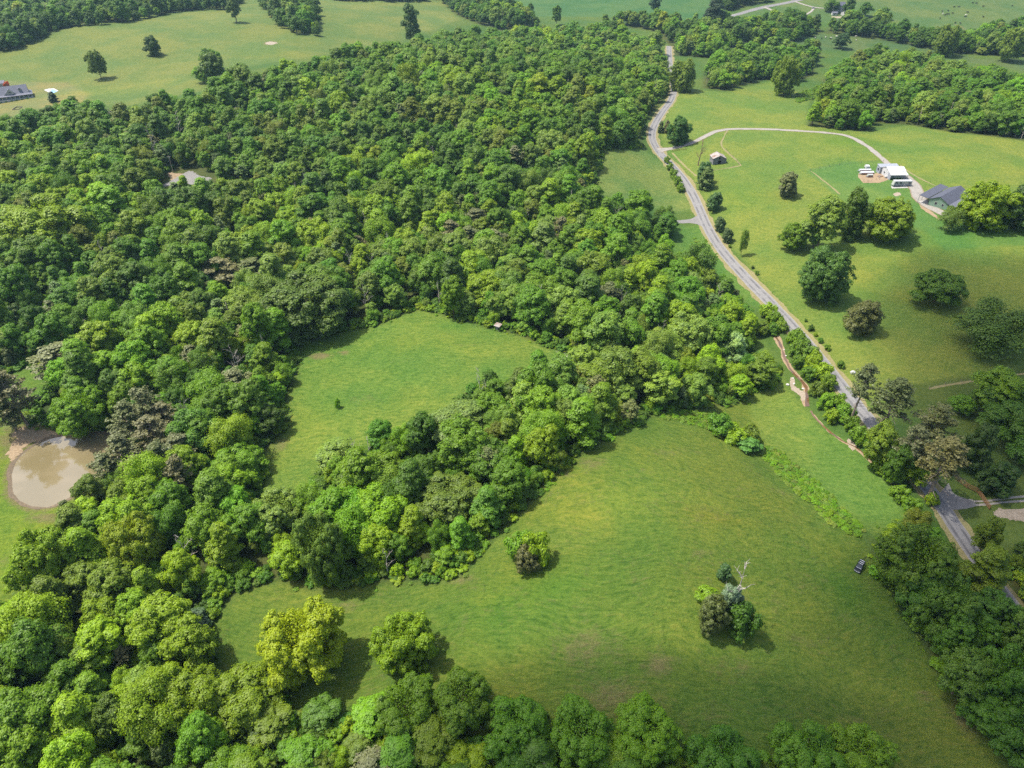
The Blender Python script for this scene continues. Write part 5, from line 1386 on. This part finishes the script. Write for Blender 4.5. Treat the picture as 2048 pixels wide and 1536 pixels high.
# --- white workshop, its grey lean-to, the trailer parked under the shed roof
g = at_px(1792, 357); lo, hi = low_z(g, 0, 10, 9); zb_ = (lo + hi) / 2
e = empty('workshop', (g.x, g.y + 5.0, zb_), math.radians(2), 'white metal workshop with open shed roof beside the gravel driveway', 'workshop')
part('wall', gable_walls(10.0, 8.0, 3.8, 5.2, lo - zb_ - 0.4), M['white_metal'], e)
part('roof', gable_roof(10.0, 8.0, 3.8, 5.2, 0.3), M['white_metal'], e)
mb = MB(); mb.slab((-5.3, -7.6, 3.0), (5.3, -7.6, 3.0), (5.3, -4.35, 3.72), (-5.3, -4.35, 3.72), 0.1)
part('shed_roof', mb, M['white_metal'], e)
for x in (-5.0, -1.7, 1.7, 5.0):
    part('post', panel(x - .08, x + .08, -7.45, -7.29, lo - zb_ - 0.3, 2.93), M['grey_metal'], e)
part('side_panel', panel(-5.2, -5.1, -7.3, -4.05, lo - zb_ - .2, 3.1), M['grey_metal'], e)
part('trim', panel(-5.02, -4.9, -4.06, -4.01, lo - zb_, 3.75), M['dark_metal'], e)
window(e, -5.0, 0.8, 1.7, 1.0, 1.0, '-x')
mb = MB(); mb.box(-6.2, 5.2, 4.25, 8.4, lo - zb_ - .4, 3.4)
part('rear_wall', mb, M['grey_metal'], e)
mb = MB(); mb.slab((-6.5, 4.12, 3.5), (5.5, 4.12, 3.5), (5.5, 8.7, 4.1), (-6.5, 8.7, 4.1), 0.12)
part('rear_roof', mb, M['grey_metal'], e)
window(e, -6.2, 6.3, 1.7, 1.6, 1.1, '-x', 'dark_metal')
ZW = zb_

def wheels(e, pts, r=0.36, w=0.22, name='wheel'):
    for x, y in pts:
        mb = MB(); mb.tube((x, y - w / 2, r), (x, y + w / 2, r), r, r, 14)
        o = part(name, mb, M['tyre'], e)
        mb = MB(); mb.tube((x, y - w / 2 - .012, r), (x, y + w / 2 + .012, r), r * .55, r * .55, 12)
        part('rim', mb, M['car_trim'], o)

g = at_px(1802, 372)
e = empty('travel_trailer', (g.x, g.y, g.z + 0.05), math.radians(1), 'long white camping trailer parked before the white workshop', 'trailer')
mb = MB()
mb.solid([(-5.4, -1.25, .7), (5.2, -1.25, .7), (5.2, 1.25, .7), (-5.4, 1.25, .7)], [(-5.0, -1.25, 3.2), (5.2, -1.25, 3.2), (5.2, 1.25, 3.2), (-5.0, 1.25, 3.2)])
part('body', mb, M['siding'], e, bevel=0.15)
part('roof', panel(-4.9, 5.15, -1.2, 1.2, 3.17, 3.3), M['white_metal'], e)
part('lower_band', panel(-5.3, 5.1, -1.29, -1.256, .72, 1.35), M['dark_metal'], e)
part('stripe', panel(-5.1, 5.0, -1.28, -1.253, 1.5, 1.75), M['grey_metal'], e)
for x in (-3.8, -1.4, 3.6): window(e, x, -1.25, 2.3, 1.2, 0.7, '-y', 'dark_metal')
part('door', panel(.8, 1.5, -1.31, -1.257, .85, 2.75), M['white_paint'], e)
part('step', panel(.75, 1.55, -1.75, -1.32, .15, .5), M['grey_metal'], e)
part('hitch', panel(-6.4, -5.3, -.12, .12, .5, .65), M['dark_metal'], e)
wheels(e, [(-.5, -1.1), (.6, -1.1), (-.5, 1.1), (.6, 1.1)])
tag(sheet('concrete_slab', wpoly([(1781, 372), (1822, 370), (1826, 376), (1784, 377)]), M['concrete'], 0.06), 'pale concrete slab under the camping trailer', 'slab', kind='structure')

def low_trailer(px, py, rz, L, W, label, roof='white_metal', arch=0.5, h=1.7):
    g = at_px(px, py)
    e = empty('trailer', g, rz, label, 'trailer')
    mb = MB()
    ring = lambda x: [(x, -W / 2, .6), (x, W / 2, .6), (x, W / 2, h - arch), (x, W / 4, h - arch * .25), (x, 0, h), (x, -W / 4, h - arch * .25), (x, -W / 2, h - arch)]
    mb.solid(ring(-L / 2), ring(L / 2))
    part('body', mb, M[roof], e)
    part('frame', panel(-L / 2 - .9, L / 2, -.3, .3, .42, .585), M['dark_metal'], e)
    part('skirt', panel(-L / 2 + .1, L / 2 - .1, -W / 2 - .04, -W / 2 - .005, .55, .95), M['brick_red'], e)
    wheels(e, [(.3, -W / 2 + .1), (.3, W / 2 - .1)], .33)
low_trailer(1729, 343, 0.04, 7.0, 1.7, 'narrow long white covered trailer beyond its wider twin')
low_trailer(1733, 348, 0.06, 8.0, 2.3, 'wide long white covered trailer in the dirt yard')
low_trailer(1739, 354, 0.02, 3.0, 1.8, 'short grey utility trailer in the dirt yard', 'siding', .3, 1.9)

# small white box truck
g = at_px(1733, 337)
e = empty('truck', g, math.radians(80), 'small white truck parked on the grass beyond the trailers', 'truck')
mb = MB(); mb.box(-2.6, .6, -1.0, 1.0, .6, 2.3); part('cargo_box', mb, M['white_metal'], e, bevel=.06)
mb = MB(); mb.solid([(.65, -.95, .5), (2.6, -.95, .5), (2.6, .95, .5), (.65, .95, .5)], [(.65, -.85, 1.9), (1.7, -.85, 1.9), (1.7, .85, 1.9), (.65, .85, 1.9)]); part('cab', mb, M['white_paint'], e, bevel=.05)
part('windscreen', panel(1.95, 2.1, -.75, .75, 1.2, 1.6), M['glass'], e)
wheels(e, [(-1.8, -.9), (1.6, -.9), (-1.8, .9), (1.6, .9)])
# stack of timber pallets
g = at_px(1759, 353)
e = empty('timber_pile', g, 0.5, 'pile of brown timber beside the white workshop', 'timber pile')
for k in range(7):
    part('plank', panel(-1.8 + .1 * k, 1.6 + .07 * k, -1.2 + .33 * k, -.92 + .33 * k, 0.0, .35 + .08 * (k % 3)), M['fence_wood'] if k % 2 else M['tin'], e)
for k, (x, y) in enumerate(((1727, 363), (1735, 363), (1743, 362), (1752, 360), (1759, 359))):
    g = at_px(x, y); mb = MB(); mb.tube((0, 0, -.2), (0, 0, 1.3), .09, .08, 6); mb.box(-.11, .11, -.11, .11, 1.3, 1.34)
    tag(add('fence_post', mb.mesh('post', M['post_wood']), None, g), 'short wooden post at the edge of the dirt yard', 'post', 'posts of the dirt yard')
g = at_px(1772, 356); mb = MB(); mb.tube((-.9, 0, .75), (.9, 0, .75), .55, .55, 14); mb.tube((-1.1, 0, .75), (-.9, 0, .75), .3, .55, 14); mb.tube((.9, 0, .75), (1.1, 0, .75), .55, .3, 14)
for sx in (-.6, .6): mb.box(sx - .08, sx + .08, -.35, .35, -.1, .3)
tag(add('propane_tank', mb.mesh('tank', M['white_paint']), None, g, 0.1), 'white propane tank beside the white workshop', 'tank')

# --- green house with dark roof, carport wing
g = at_px(1866, 413); rz = math.radians(40)
ax, ay = math.cos(rz), math.sin(rz)
c = Vector((g.x + ax * 12.0 - ay * -2.0, g.y + ay * 12.0 + ax * -2.0, 0)); lo, hi = low_z(c, rz, 24, 11); zb_ = hi
e = empty('green_house', (c.x, c.y, zb_), rz, 'long green house with dark slate roof at the driveway end', 'house')
part('wall', gable_walls(24.0, 10.0, 3.1, 5.6, lo - zb_ - .5), M['green_wall'], e)
part('roof', gable_roof(24.0, 10.0, 3.1, 5.6, 0.5), M['slate'], e)
mb = MB(); mb.slab((-12.4, -8.6, 2.35), (12.4, -8.6, 2.35), (12.4, -5.55, 2.98), (-12.4, -5.55, 2.98), .12); part('porch_roof', mb, M['slate_pale'], e)
for x in (-12, -6, 0, 6, 12): part('post', panel(x - .1, x + .1, -8.4, -8.2, lo - zb_ - .4, 2.3), M['green_wall'], e)
mb = MB(); mb.slab((12.0, 5.6, 3.4), (-13.2, 5.6, 3.4), (-13.2, 10.4, 3.9), (12.0, 10.4, 3.9), -.14); part('carport_roof', mb, M['slate'], e)
for x in (-12.9, -8, -3): part('carport_post', panel(x - .09, x + .09, 10.1, 10.28, lo - zb_ - .4, 3.8), M['dark_metal'], e)
window(e, -12.0, 1.2, 1.7, 1.0, 1.4, '-x'); window(e, -12.0, -2.4, 1.7, .9, 1.2, '-x')
part('door', panel(-8.2, -7.2, -5.07, -5.006, .1, 2.15), M['dark_metal'], e)
for x in (-10, -4, 1, 6): window(e, x, -5.0, 1.7, 1.3, 1.2, '-y')
tag(sheet('concrete_slab', wpoly([(1838, 404), (1853, 399), (1856, 408), (1845, 409)]), M['concrete'], 0.13), 'white concrete apron at the green house', 'slab', kind='structure')

def make_car(name, loc, rz, paint, label, group=None, cat='car', rack=False):
    e = empty(name, loc, rz, label, cat, group)
    def loft(secs):
        mb = MB()
        rings = []
        for x, hw, z0, z1 in secs:
            rings.append([(x, -hw, z0), (x, -hw * 1.0, (z0 + z1) / 2), (x, -hw * .86, z1), (x, hw * .86, z1), (x, hw * 1.0, (z0 + z1) / 2), (x, hw, z0)])
        n = 6
        for r_ in rings: mb.v += r_
        for i in range(len(rings) - 1):
            for j in range(n):
                a, b_ = i * n + j, i * n + (j + 1) % n
                mb.f.append((a, b_, b_ + n, a + n)); mb.m.append(0)
        mb.f.append(tuple(range(n))); mb.m.append(0)
        mb.f.append(tuple(range((len(rings) - 1) * n, len(rings) * n))); mb.m.append(0)
        return mb
    part('body', loft([(-2.42, .8, .45, .8), (-2.32, .93, .38, 1.02), (-1.4, .97, .35, 1.06), (0.6, .97, .35, 1.05), (1.0, .96, .35, 1.04), (2.0, .92, .36, .95), (2.38, .82, .42, .78)]), paint, e)
    part('cabin', loft([(-2.25, .82, 1.02, 1.08), (-1.95, .8, 1.04, 1.66), (-.9, .78, 1.04, 1.76), (.2, .76, 1.04, 1.72), (1.0, .8, 1.03, 1.1)]), M['glass'], e)
    part('roof', loft([(-1.98, .66, 1.66, 1.70), (-.9, .68, 1.755, 1.80), (.2, .65, 1.715, 1.76)]), paint, e)
    part('windscreen', loft([(.26, .62, 1.69, 1.705), (.95, .68, 1.12, 1.135)]), M['glass'], e)
    if rack:
        for x in (-1.5, -.75, -.05): part('roof_bar', panel(x - .07, x + .07, -.62, .62, 1.83, 1.88), M['car_trim'], e)
    for s in (-.62, .62):
        part('headlight', panel(2.2, 2.4, s - .16, s + .16, .66, .8), M['headlight'], e)
        part('tail_light', panel(-2.45, -2.33, s - .12, s + .12, .75, .95), M['brick_red'], e)
    part('grille', panel(2.3, 2.42, -.42, .42, .55, .74), M['car_trim'], e)
    part('bonnet_edge', panel(1.02, 1.14, -.7, .7, 1.045, 1.07), M['car_trim'], e)
    wheels(e, [(-1.5, -.88), (1.45, -.88), (-1.5, .88), (1.45, .88)])
    return e
g = at_px(1718, 1136); g2 = at_px(1710, 1150)
make_car('car', (g.x, g.y, g.z + 0.02), math.atan2(g2.y - g.y, g2.x - g.x), M['car_paint'], 'black utility car with pale roof bars parked in the hay field', rack=True)
g = at_px(1926, 424)
make_car('car', (g.x, g.y, g.z), 0.6, M['white_paint'], 'white car half hidden by the tree at the green house')
g = at_px(1627, 17)
make_car('car', (g.x, g.y, g.z), 0.3, M['white_paint'], 'white car on the far lane below the white houses')

# --- farmhouse with porch at the western pasture, garage, pool
gr = at_px(60, 196); rz = math.radians(31)
ax, ay = math.cos(rz), math.sin(rz)
Lh, Wh = 27.0, 10.0
c = Vector((gr.x - ax * (Lh / 2) - ay * (Wh / 2 + 2.8), gr.y - ay * (Lh / 2) + ax * (Wh / 2 + 2.8), 0)); lo, hi = low_z(c, rz, Lh, Wh + 6); zb_ = hi
e = empty('farmhouse', (c.x, c.y, zb_), rz, 'white farmhouse with slate roof, dormers and long pillared porch', 'house')
part('wall', gable_walls(Lh, Wh, 3.3, 8.2, lo - zb_ - .6), M['siding'], e)
ro = part('roof', gable_roof(Lh, Wh, 3.3, 8.2, .5), M['slate_pale'], e)
mb = MB(); mb.slab((-Lh / 2 - .5, -Wh / 2 - 3.1, 2.5), (Lh / 2 + 2.9, -Wh / 2 - 3.1, 2.5), (Lh / 2 + .6, -Wh / 2 - .35, 3.2), (-Lh / 2 - .5, -Wh / 2 - .35, 3.2), .12); part('porch_roof', mb, M['slate_pale'], e)
mb = MB(); mb.slab((Lh / 2 + 2.9, -Wh / 2 - 3.1, 2.5), (Lh / 2 + 2.9, Wh / 2, 2.5), (Lh / 2 + .55, Wh / 2, 3.2), (Lh / 2 + .55, -Wh / 2 - .3, 3.2), .12); part('side_porch_roof', mb, M['slate_pale'], e)
part('porch_floor', panel(-Lh / 2, Lh / 2 + 2.7, -Wh / 2 - 3.0, -Wh / 2 - .01, lo - zb_ - .4, .3), M['white_paint'], e)
for k in range(11):
    x = -Lh / 2 + .3 + k * 2.88
    part('column', panel(x - .16, x + .16, -Wh / 2 - 2.9, -Wh / 2 - 2.58, .3, 2.48), M['white_paint'], e)
for k in range(8): window(e, -Lh / 2 + 2.0 + k * 3.3, -Wh / 2, 1.75, 1.5, 1.7, '-y')
# front gable and two dormers
gx0 = 1.5
mb = MB(); ring = lambda y: [(gx0 - 3.6, y, 3.5), (gx0 + 3.6, y, 3.5), (gx0, y, 7.0)]
mb.solid(ring(-Wh / 2 - .3), ring(-1.2)); fg = part('front_gable', mb, M['white_paint'], e)
mb = MB()
for s in (-1, 1):
    a, b_, c2, d = Vector((gx0, -Wh / 2 - .7, 7.1)), Vector((gx0, -1.0, 7.1)), Vector((gx0 + s * 4.1, -1.0, 3.15)), Vector((gx0 + s * 4.1, -Wh / 2 - .7, 3.15))
    up = Vector((0, 0, .14)); mb.solid([a, b_, c2, d], [a + up, b_ + up, c2 + up, d + up])
part('gable_roof', mb, M['slate_pale'], fg)
for dx in (-.9, 0, .9): part('pane', panel(gx0 + dx - .33, gx0 + dx + .33, -Wh / 2 - .37, -Wh / 2 - .31, 4.3, 5.0 + (.5 if dx == 0 else 0)), M['glass'], fg)
dm = part('dormer', panel(7.6, 9.4, -3.9, -1.6, 4.9, 6.3), M['white_paint'], e)
mb = MB(); mb.solid([(7.4, -4.1, 6.3), (9.6, -4.1, 6.3), (8.5, -4.1, 7.1)], [(7.4, -1.2, 6.3), (9.6, -1.2, 6.3), (8.5, -1.2, 7.1)]); part('dormer_roof', mb, M['slate_pale'], dm)
part('pane', panel(8.15, 8.85, -3.96, -3.91, 5.3, 6.1), M['glass'], dm)
part('steps', panel(-2, .4, -Wh / 2 - 4.2, -Wh / 2 - 3.01, lo - zb_ - .5, .15), M['concrete'], e)
for k in range(7):
    q = Vector((-Lh / 2 + 3 + k * 3.7, -Wh / 2 - 3.9, 0)); x, y = c.x + q.x * ax - q.y * ay, c.y + q.x * ay + q.y * ax
    place_tree('shrub', x, y, .9, .9, 'deep' if k % 2 else 'mid', 'small clipped bush along the farmhouse porch', 'bushes along the farmhouse porch', name='bush', cat='bush')
gg = at_px(2, 176)
e = empty('garage', (gg.x - 3, gg.y + 5, gg.z), rz, 'small pale garage behind the slate roofed farmhouse', 'garage')
part('wall', gable_walls(7, 6, 2.8, 4.2, -1.0), M['white_paint'], e); part('roof', gable_roof(7, 6, 2.8, 4.2, .4), M['slate_pale'], e); part('door', panel(-1.5, 1.5, -3.07, -3.005, 0, 2.2), M['siding'], e)
pz = at_px(105, 183).z
deck = [tuple(on_plane(x, y, pz).xy) for x, y in ((88, 180), (98, 177.5), (108, 177), (123, 184.5), (103, 188), (99, 185.5))]
wat = [tuple(on_plane(x, y, pz).xy) for x, y in ((100, 179.3), (106, 178.4), (117, 184), (105, 186.4))]
e = empty('swimming_pool', (0, 0, 0), 0, 'rectangular blue swimming pool with white deck on the farmhouse lawn', 'pool')
def slab_poly(name, poly, z0, z1, mat):
    mb = MB(); mb.solid([(x, y, z0) for x, y in poly], [(x, y, z1) for x, y in poly]); part(name, mb, mat, e)
slab_poly('deck', deck, pz - .8, pz + .12, M['white_paint']); slab_poly('water', wat, pz + .05, pz + .135, M['pool'])
# wooden frame on the lawn
g = at_px(35, 217)
e = empty('garden_frame', g, 0.1, 'low square wooden frame on the lawn before the farmhouse', 'frame')
for x0, x1, y0, y1 in ((-2.3, 2.3, -3.4, -3.2), (-2.3, 2.3, 3.2, 3.4), (-2.3, -2.1, -3.19, 3.19), (2.1, 2.3, -3.19, 3.19)): part('rail', panel(x0, x1, y0, y1, -.2, .55), M['post_wood'], e)

# --- far white house, garage and shed
def far_house(px, py, rz, L, W, he, hr, label, roof='slate', nm='house', wins=3, st=1):
    g = at_px(px, py)
    lo, hi = low_z(g, rz, L, W)
    e = empty(nm, (g.x, g.y, hi), rz, label, nm)
    part('wall', gable_walls(L, W, he, hr, lo - hi - .6), M['white_paint'], e)
    part('roof', gable_roof(L, W, he, hr, .5), M[roof], e)
    for s in range(st):
        for k in range(wins): window(e, -L / 2 + L * (k + .5) / wins, -W / 2, 1.6 + 2.8 * s, 1.0, 1.4, '-y', 'grey_metal')
    part('door', panel(-.5, .5, -W / 2 - .07, -W / 2 - .006, 0, 2.1), M['dark_metal'], e)
    return e
h_ = far_house(1676, 21, -.1, 12, 10, 5.8, 9.0, 'white two storey house with slate roof on the far slope', st=2)
mb = MB(); mb.slab((-6.1, -7.4, 2.6), (2.0, -7.4, 2.6), (2.0, -5.1, 3.3), (-6.1, -5.1, 3.3), .12); part('porch_roof', mb, M['slate'], h_)
far_house(1692, 31, .35, 10, 8, 3.2, 5.0, 'low white garage with pale roof beside the far house', 'slate_pale', 'garage', 2)
far_house(1668, 30, 0, 6, 4, 2.4, 3.4, 'tiny white shed below the far two storey house', 'slate_pale', 'shed', 1)
far_house(790, 1, 0, 9, 7, 3, 4.6, 'tiny white building at the far edge of the western pasture', 'white_metal', 'shed', 2)
tag(sheet('dirt_lot', wpoly([(1663, 33), (1684, 33), (1684, 37), (1663, 36)]), M['sandbar'], 0.15), 'pale parking patch before the far white house', 'dirt', kind='structure')

# --- hunting hut at the upper field
g = at_px(996, 660); s_ = 1.0
e = empty('hut', g, math.radians(-32), 'small dark wooden hut with pale tin roof at the upper hay field edge', 'hut')
part('wall', panel(-.95, .95, -.85, .85, .35, 2.3), M['hut_wood'], e)
mb = MB(); mb.slab((-1.4, -1.25, 2.42), (1.4, -1.25, 2.42), (1.4, 1.25, 2.75), (-1.4, 1.25, 2.75), .09); part('roof', mb, M['tin'], e)
part('door', panel(-.4, .4, -.91, -.855, .4, 2.1), M['barn_wood'], e)
for sx in (-.85, .85):
    for sy in (-.75, .75): part('block', panel(sx - .2, sx + .2, sy - .2, sy + .2, -.3, .34), M['stone'], e)

# --- collapsed sheds by the creek
g = at_px(1526, 722)
e = empty('ruined_shed', g, math.radians(25), 'collapsed shed with pale rusty tin roof among bushes by the creek', 'shed')
part('wall', panel(-2.0, 2.0, -1.4, 1.4, -.3, 1.5), M['barn_wood'], e)
for k in range(4):
    mb = MB(); x = -2.5 + k * 1.25; mb.slab((x, -2.1, 1.4 + .12 * (k % 2)), (x + 1.2, -2.1, 1.45), (x + 1.2, 0, 2.6 - .1 * k), (x, 0, 2.6 - .1 * k), .05); part('roof_sheet', mb, M['tin'], e)
    mb = MB(); mb.slab((x, 0, 2.62 - .1 * k), (x + 1.2, 0, 2.62 - .1 * k), (x + 1.2, 2.0, 1.5), (x, 2.0, 1.4), .05); part('roof_sheet', mb, M['tin'], e)
g = at_px(1547, 747)
e = empty('ruined_shed', g, math.radians(-35), 'small dark fallen shed below the collapsed tin shed', 'shed')
part('wall', panel(-1.2, 1.2, -.8, .8, -.3, 1.2), M['hut_wood'], e)
mb = MB(); mb.slab((-1.5, -1.2, 1.25), (1.5, -1.2, 1.25), (1.5, 1.1, 1.8), (-1.5, 1.1, 1.8), .06); part('roof', mb, M['barn_wood'], e)

# --- utility pole, markers, boulders
def pole(px, py, H, label):
    g = at_px(px, py)
    e = empty('utility_pole', g, .3, label, 'pole')
    mb = MB(); mb.tube((0, 0, -.5), (0, 0, H), .2, .13, 8); part('pole', mb, M['pole_wood'], e)
    part('crossarm', panel(-1.1, 1.1, -.08, .08, H - .8, H - .62), M['pole_wood'], e)
    mb = MB(); mb.tube((.35, 0, H - 2.0), (.35, 0, H - 1.2), .22, .22, 10); part('transformer', mb, M['grey_metal'], e)
pole(347, 346, 10.5, 'wooden utility pole at the gravel turnaround in the wood')
def boulder(px, py, r, label, seed, mat='stone', name='boulder'):
    g = at_px(px, py)
    bm = bmesh.new(); bmesh.ops.create_icosphere(bm, subdivisions=2, radius=r)
    q = random.Random(seed)
    for v in bm.verts: v.co = Vector((v.co.x * 1.2, v.co.y, v.co.z * .75)) * q.uniform(.85, 1.12)
    me = bpy.data.meshes.new(name); bm.to_mesh(me); bm.free(); me.materials.append(M[mat])
    return tag(add(name, me, None, (g.x, g.y, g.z + r * .4)), label, name)
boulder(1705, 746, .9, 'white boulder on the bare clay above the road', 1, 'white_paint')
boulder(1348, 294, .55, 'pale boulder under the dense dark tree by the driveway', 2, 'white_paint')
boulder(1361, 293, .5, 'smaller pale boulder beside the driveway tree', 3, 'white_paint')
for k, (x, y, r_) in enumerate(((1575, 770, .6), (1588, 768, .4), (1606, 778, .45), (1586, 757, .35), (1568, 700, .3), (1572, 712, .3))):
    boulder(x, y, r_, 'pale creek stone lying along the brown creek', 10 + k)['group'] = 'stones along the creek'

# --- brown rail fence and gate by the lane
def rail_fence(pts, label, n_rail=3, h=1.35, step=2.4, mat='fence_wood', pr=.09, rail_h=.13, name='rail_fence', wire=False, width=0.05):
    line = resample(chaikin([(lambda g: (g.x, g.y))(hit(*p)) for p in pts], 2), step)
    e = empty(name, (line[0][0], line[0][1], float(z_at(*line[0]))), 0, label, 'fence')
    o = Vector(e.location)
    P = [G(x, y) - o for x, y in line]
    for p in P:
        mb = MB(); mb.box(p.x - pr, p.x + pr, p.y - pr, p.y + pr, p.z - .3, p.z + h); part('post', mb, M[mat], e)
    for a, b_ in zip(P[:-1], P[1:]):
        d = (b_ - a); n_ = Vector((-d.y, d.x, 0)).normalized() * width
        for k in range(n_rail):
            z = h * (k + .7) / n_rail - .12
            mb = MB(); q0, q1 = a + Vector((0, 0, z)), b_ + Vector((0, 0, z))
            u = Vector((0, 0, rail_h))
            mb.solid([q0 - n_, q0 + n_, q0 + n_ + u, q0 - n_ + u], [q1 - n_, q1 + n_, q1 + n_ + u, q1 - n_ + u]); part('wire' if wire else 'rail', mb, M[mat], e)
    return e
rail_fence([(1892, 936), (1906, 952), (1920, 967), (1936, 978), (1953, 985)], 'brown four rail wooden fence curving through the lane lawn', 4, 1.9, 2.2, rail_h=.2, width=.06)
rail_fence([(1954, 985), (1962, 996), (1970, 1008), (1978, 1019)], 'brown wooden gate standing across the two-track lane', 4, 1.8, 2.6, rail_h=.2, width=.06, name='gate')['category'] = 'gate'
rail_fence([(1858, 777), (1900, 767), (1960, 757), (2048, 745), (2120, 736)], 'thin wire fence with wooden posts below the shaded pasture', 2, 1.2, 6.0, 'post_wood', .07, .025, 'wire_fence', True, .012)
rail_fence([(1345, 303), (1357, 301), (1372, 299)], 'short brown plank fence along the driveway entrance', 2, 1.0, 2.6)
rail_fence([(1452, 300), (1470, 318), (1482, 331), (1455, 337), (1428, 341)], 'wire fence with wooden posts round the old barn lot', 2, 1.2, 5.0, 'post_wood', .07, .025, 'wire_fence', True, .012)
rail_fence([(1620, 341), (1650, 335), (1690, 328), (1766, 323)], 'wire fence along the upper side of the shop lawn', 2, 1.2, 6.0, 'post_wood', .08, .03, 'wire_fence', True, .012)

# --- cattle
def cow_mesh(name, mat):
    mb = MB()
    secs = [(-1.05, .18, .95, 1.25), (-.95, .36, .75, 1.38), (-.4, .40, .62, 1.40), (.3, .40, .60, 1.38), (.75, .33, .68, 1.42), (1.0, .2, .85, 1.45), (1.3, .14, .95, 1.42), (1.55, .13, .80, 1.22), (1.78, .08, .74, .95)]
    rings = [[(x, math.cos(a) * w, (z0 + z1) / 2 + math.sin(a) * (z1 - z0) / 2) for a in np.linspace(0, 2 * math.pi, 8, endpoint=False)] for x, w, z0, z1 in secs]
    for r_ in rings: mb.v += r_
    for i in range(len(rings) - 1):
        for j in range(8):
            a, b_ = i * 8 + j, i * 8 + (j + 1) % 8
            mb.f.append((a, b_, b_ + 8, a + 8)); mb.m.append(0)
    mb.f += [tuple(range(8)), tuple(range((len(rings) - 1) * 8, len(rings) * 8))]; mb.m += [0, 0]
    for x in (-.8, .62):
        for s in (-.22, .22):
            kx = -.07 if x < 0 else .04
            mb.tube((x, s, .85), (x + kx, s, .45), .14, .075, 6); mb.tube((x + kx, s, .45), (x, s, 0), .075, .06, 6)
    mb.tube((-1.05, 0, 1.2), (-1.14, 0, .55), .04, .025, 5)
    for s in (-1, 1): mb.tube((1.32, s * .1, 1.38), (1.30, s * .3, 1.36), .05, .02, 5)
    return mb.mesh(name, mat, smooth_=True)
cow_b, cow_w = cow_mesh('cow_black', M['cow_black']), cow_mesh('cow_white', M['cow_white'])
HERD = [(1945, 7), (1952, 8), (1917, 15), (1884, 24), (1896, 23), (1893, 30), (1889, 32), (1897, 30), (1905, 28), (1880, 38), (1935, 26), (1930, 35), (1966, 35), (2024, 13), (1910, 47), (1920, 48), (1908, 15), (1966, 14)]
for x, y in HERD:
    g = at_px(x, y); c_ = tag(add('cow', cow_b, None, g, RNG.uniform(0, 6.28)), 'black cow grazing on the far slope beyond the hedgerow', 'cow', 'black cattle on the far slope'); c_.scale = (1.25,) * 3
for x, y in ((1885, 29), (1931, 32)):
    g = at_px(x, y); c_ = tag(add('cow', cow_w, None, g, RNG.uniform(0, 6.28)), 'pale cow among the black herd on the far slope', 'cow', 'pale cattle on the far slope'); c_.scale = (1.25,) * 3
for x, y in ((1630, 77), (1651, 76), (1662, 77), (1673, 74), (1711, 74), (1712, 82)):
    g = at_px(x, y); tag(add('cow', cow_w, None, g, RNG.uniform(0, 6.28)), 'pale cow in the hedged cow meadow', 'cow', 'pale cattle in the cow meadow')
for x, y in ((1643, 78), (1661, 79)):
    g = at_px(x, y); tag(add('cow', cow_b, None, g, RNG.uniform(0, 6.28)), 'black cow in the hedged cow meadow', 'cow', 'black cattle in the cow meadow')

# ------------------------------------------------------------------ unseen clouds added to shade the ground, and the air
def cloud(gx_, gy_, rx, ry, alt, thick, dens, seed):
    """an unseen low cloud, placed so its shadow falls round (gx_, gy_)"""
    k = alt / math.tan(SUN_EL)
    bm = bmesh.new(); bmesh.ops.create_icosphere(bm, subdivisions=4, radius=1.0)
    from mathutils import noise as mn
    for v in bm.verts:
        f = 1 + .32 * mn.noise(v.co * 1.3 + Vector((seed, 0, 0))) + .16 * mn.noise(v.co * 3.1 + Vector((0, seed, 0)))
        v.co = Vector((v.co.x * rx * f, v.co.y * ry * f, v.co.z * thick * f * (1.0 if v.co.z > 0 else .45)))
    me = bpy.data.meshes.new('cloud'); bm.to_mesh(me); bm.free()
    m = bpy.data.materials.get('cloud_vapour')
    if m is None:
        m = bpy.data.materials.new('cloud_vapour'); m.use_nodes = True
        nt = m.node_tree; nt.nodes.remove(nt.nodes['Principled BSDF'])
        pv = nt.nodes.new('ShaderNodeVolumePrincipled'); pv.inputs['Density'].default_value = dens; pv.inputs['Color'].default_value = (1, 1, 1, 1)
        nt.links.new(pv.outputs[0], nt.nodes['Material Output'].inputs['Volume'])
    me.materials.append(m)
    o = add('cloud', me, None, (gx_ - SHADOW.x * k, gy_ - SHADOW.y * k, alt))
    return tag(o, 'unseen cloud placed to shade the valley', 'cloud', kind='structure')
cloud(75, 42, 150, 55, 620, 45, 0.036, 1.0)
cloud(212, 205, 75, 120, 640, 50, 0.032, 5.0)
cloud(125, 95, 62, 58, 630, 40, 0.036, 9.0)

mb = MB(); mb.box(-4000, 4000, -600, 7000, -60, 260)
m = bpy.data.materials.new('haze'); m.use_nodes = True
nt = m.node_tree; nt.nodes.remove(nt.nodes['Principled BSDF'])
pv = nt.nodes.new('ShaderNodeVolumePrincipled'); pv.inputs['Density'].default_value = 0.00007; pv.inputs['Color'].default_value = (0.5, 0.82, 1.0, 1); pv.inputs['Anisotropy'].default_value = 0.1
nt.links.new(pv.outputs[0], nt.nodes['Material Output'].inputs['Volume'])
hz = add('haze', mb.mesh('haze', m)); tag(hz, 'thin bluish summer haze over the valley', 'haze', kind='stuff')
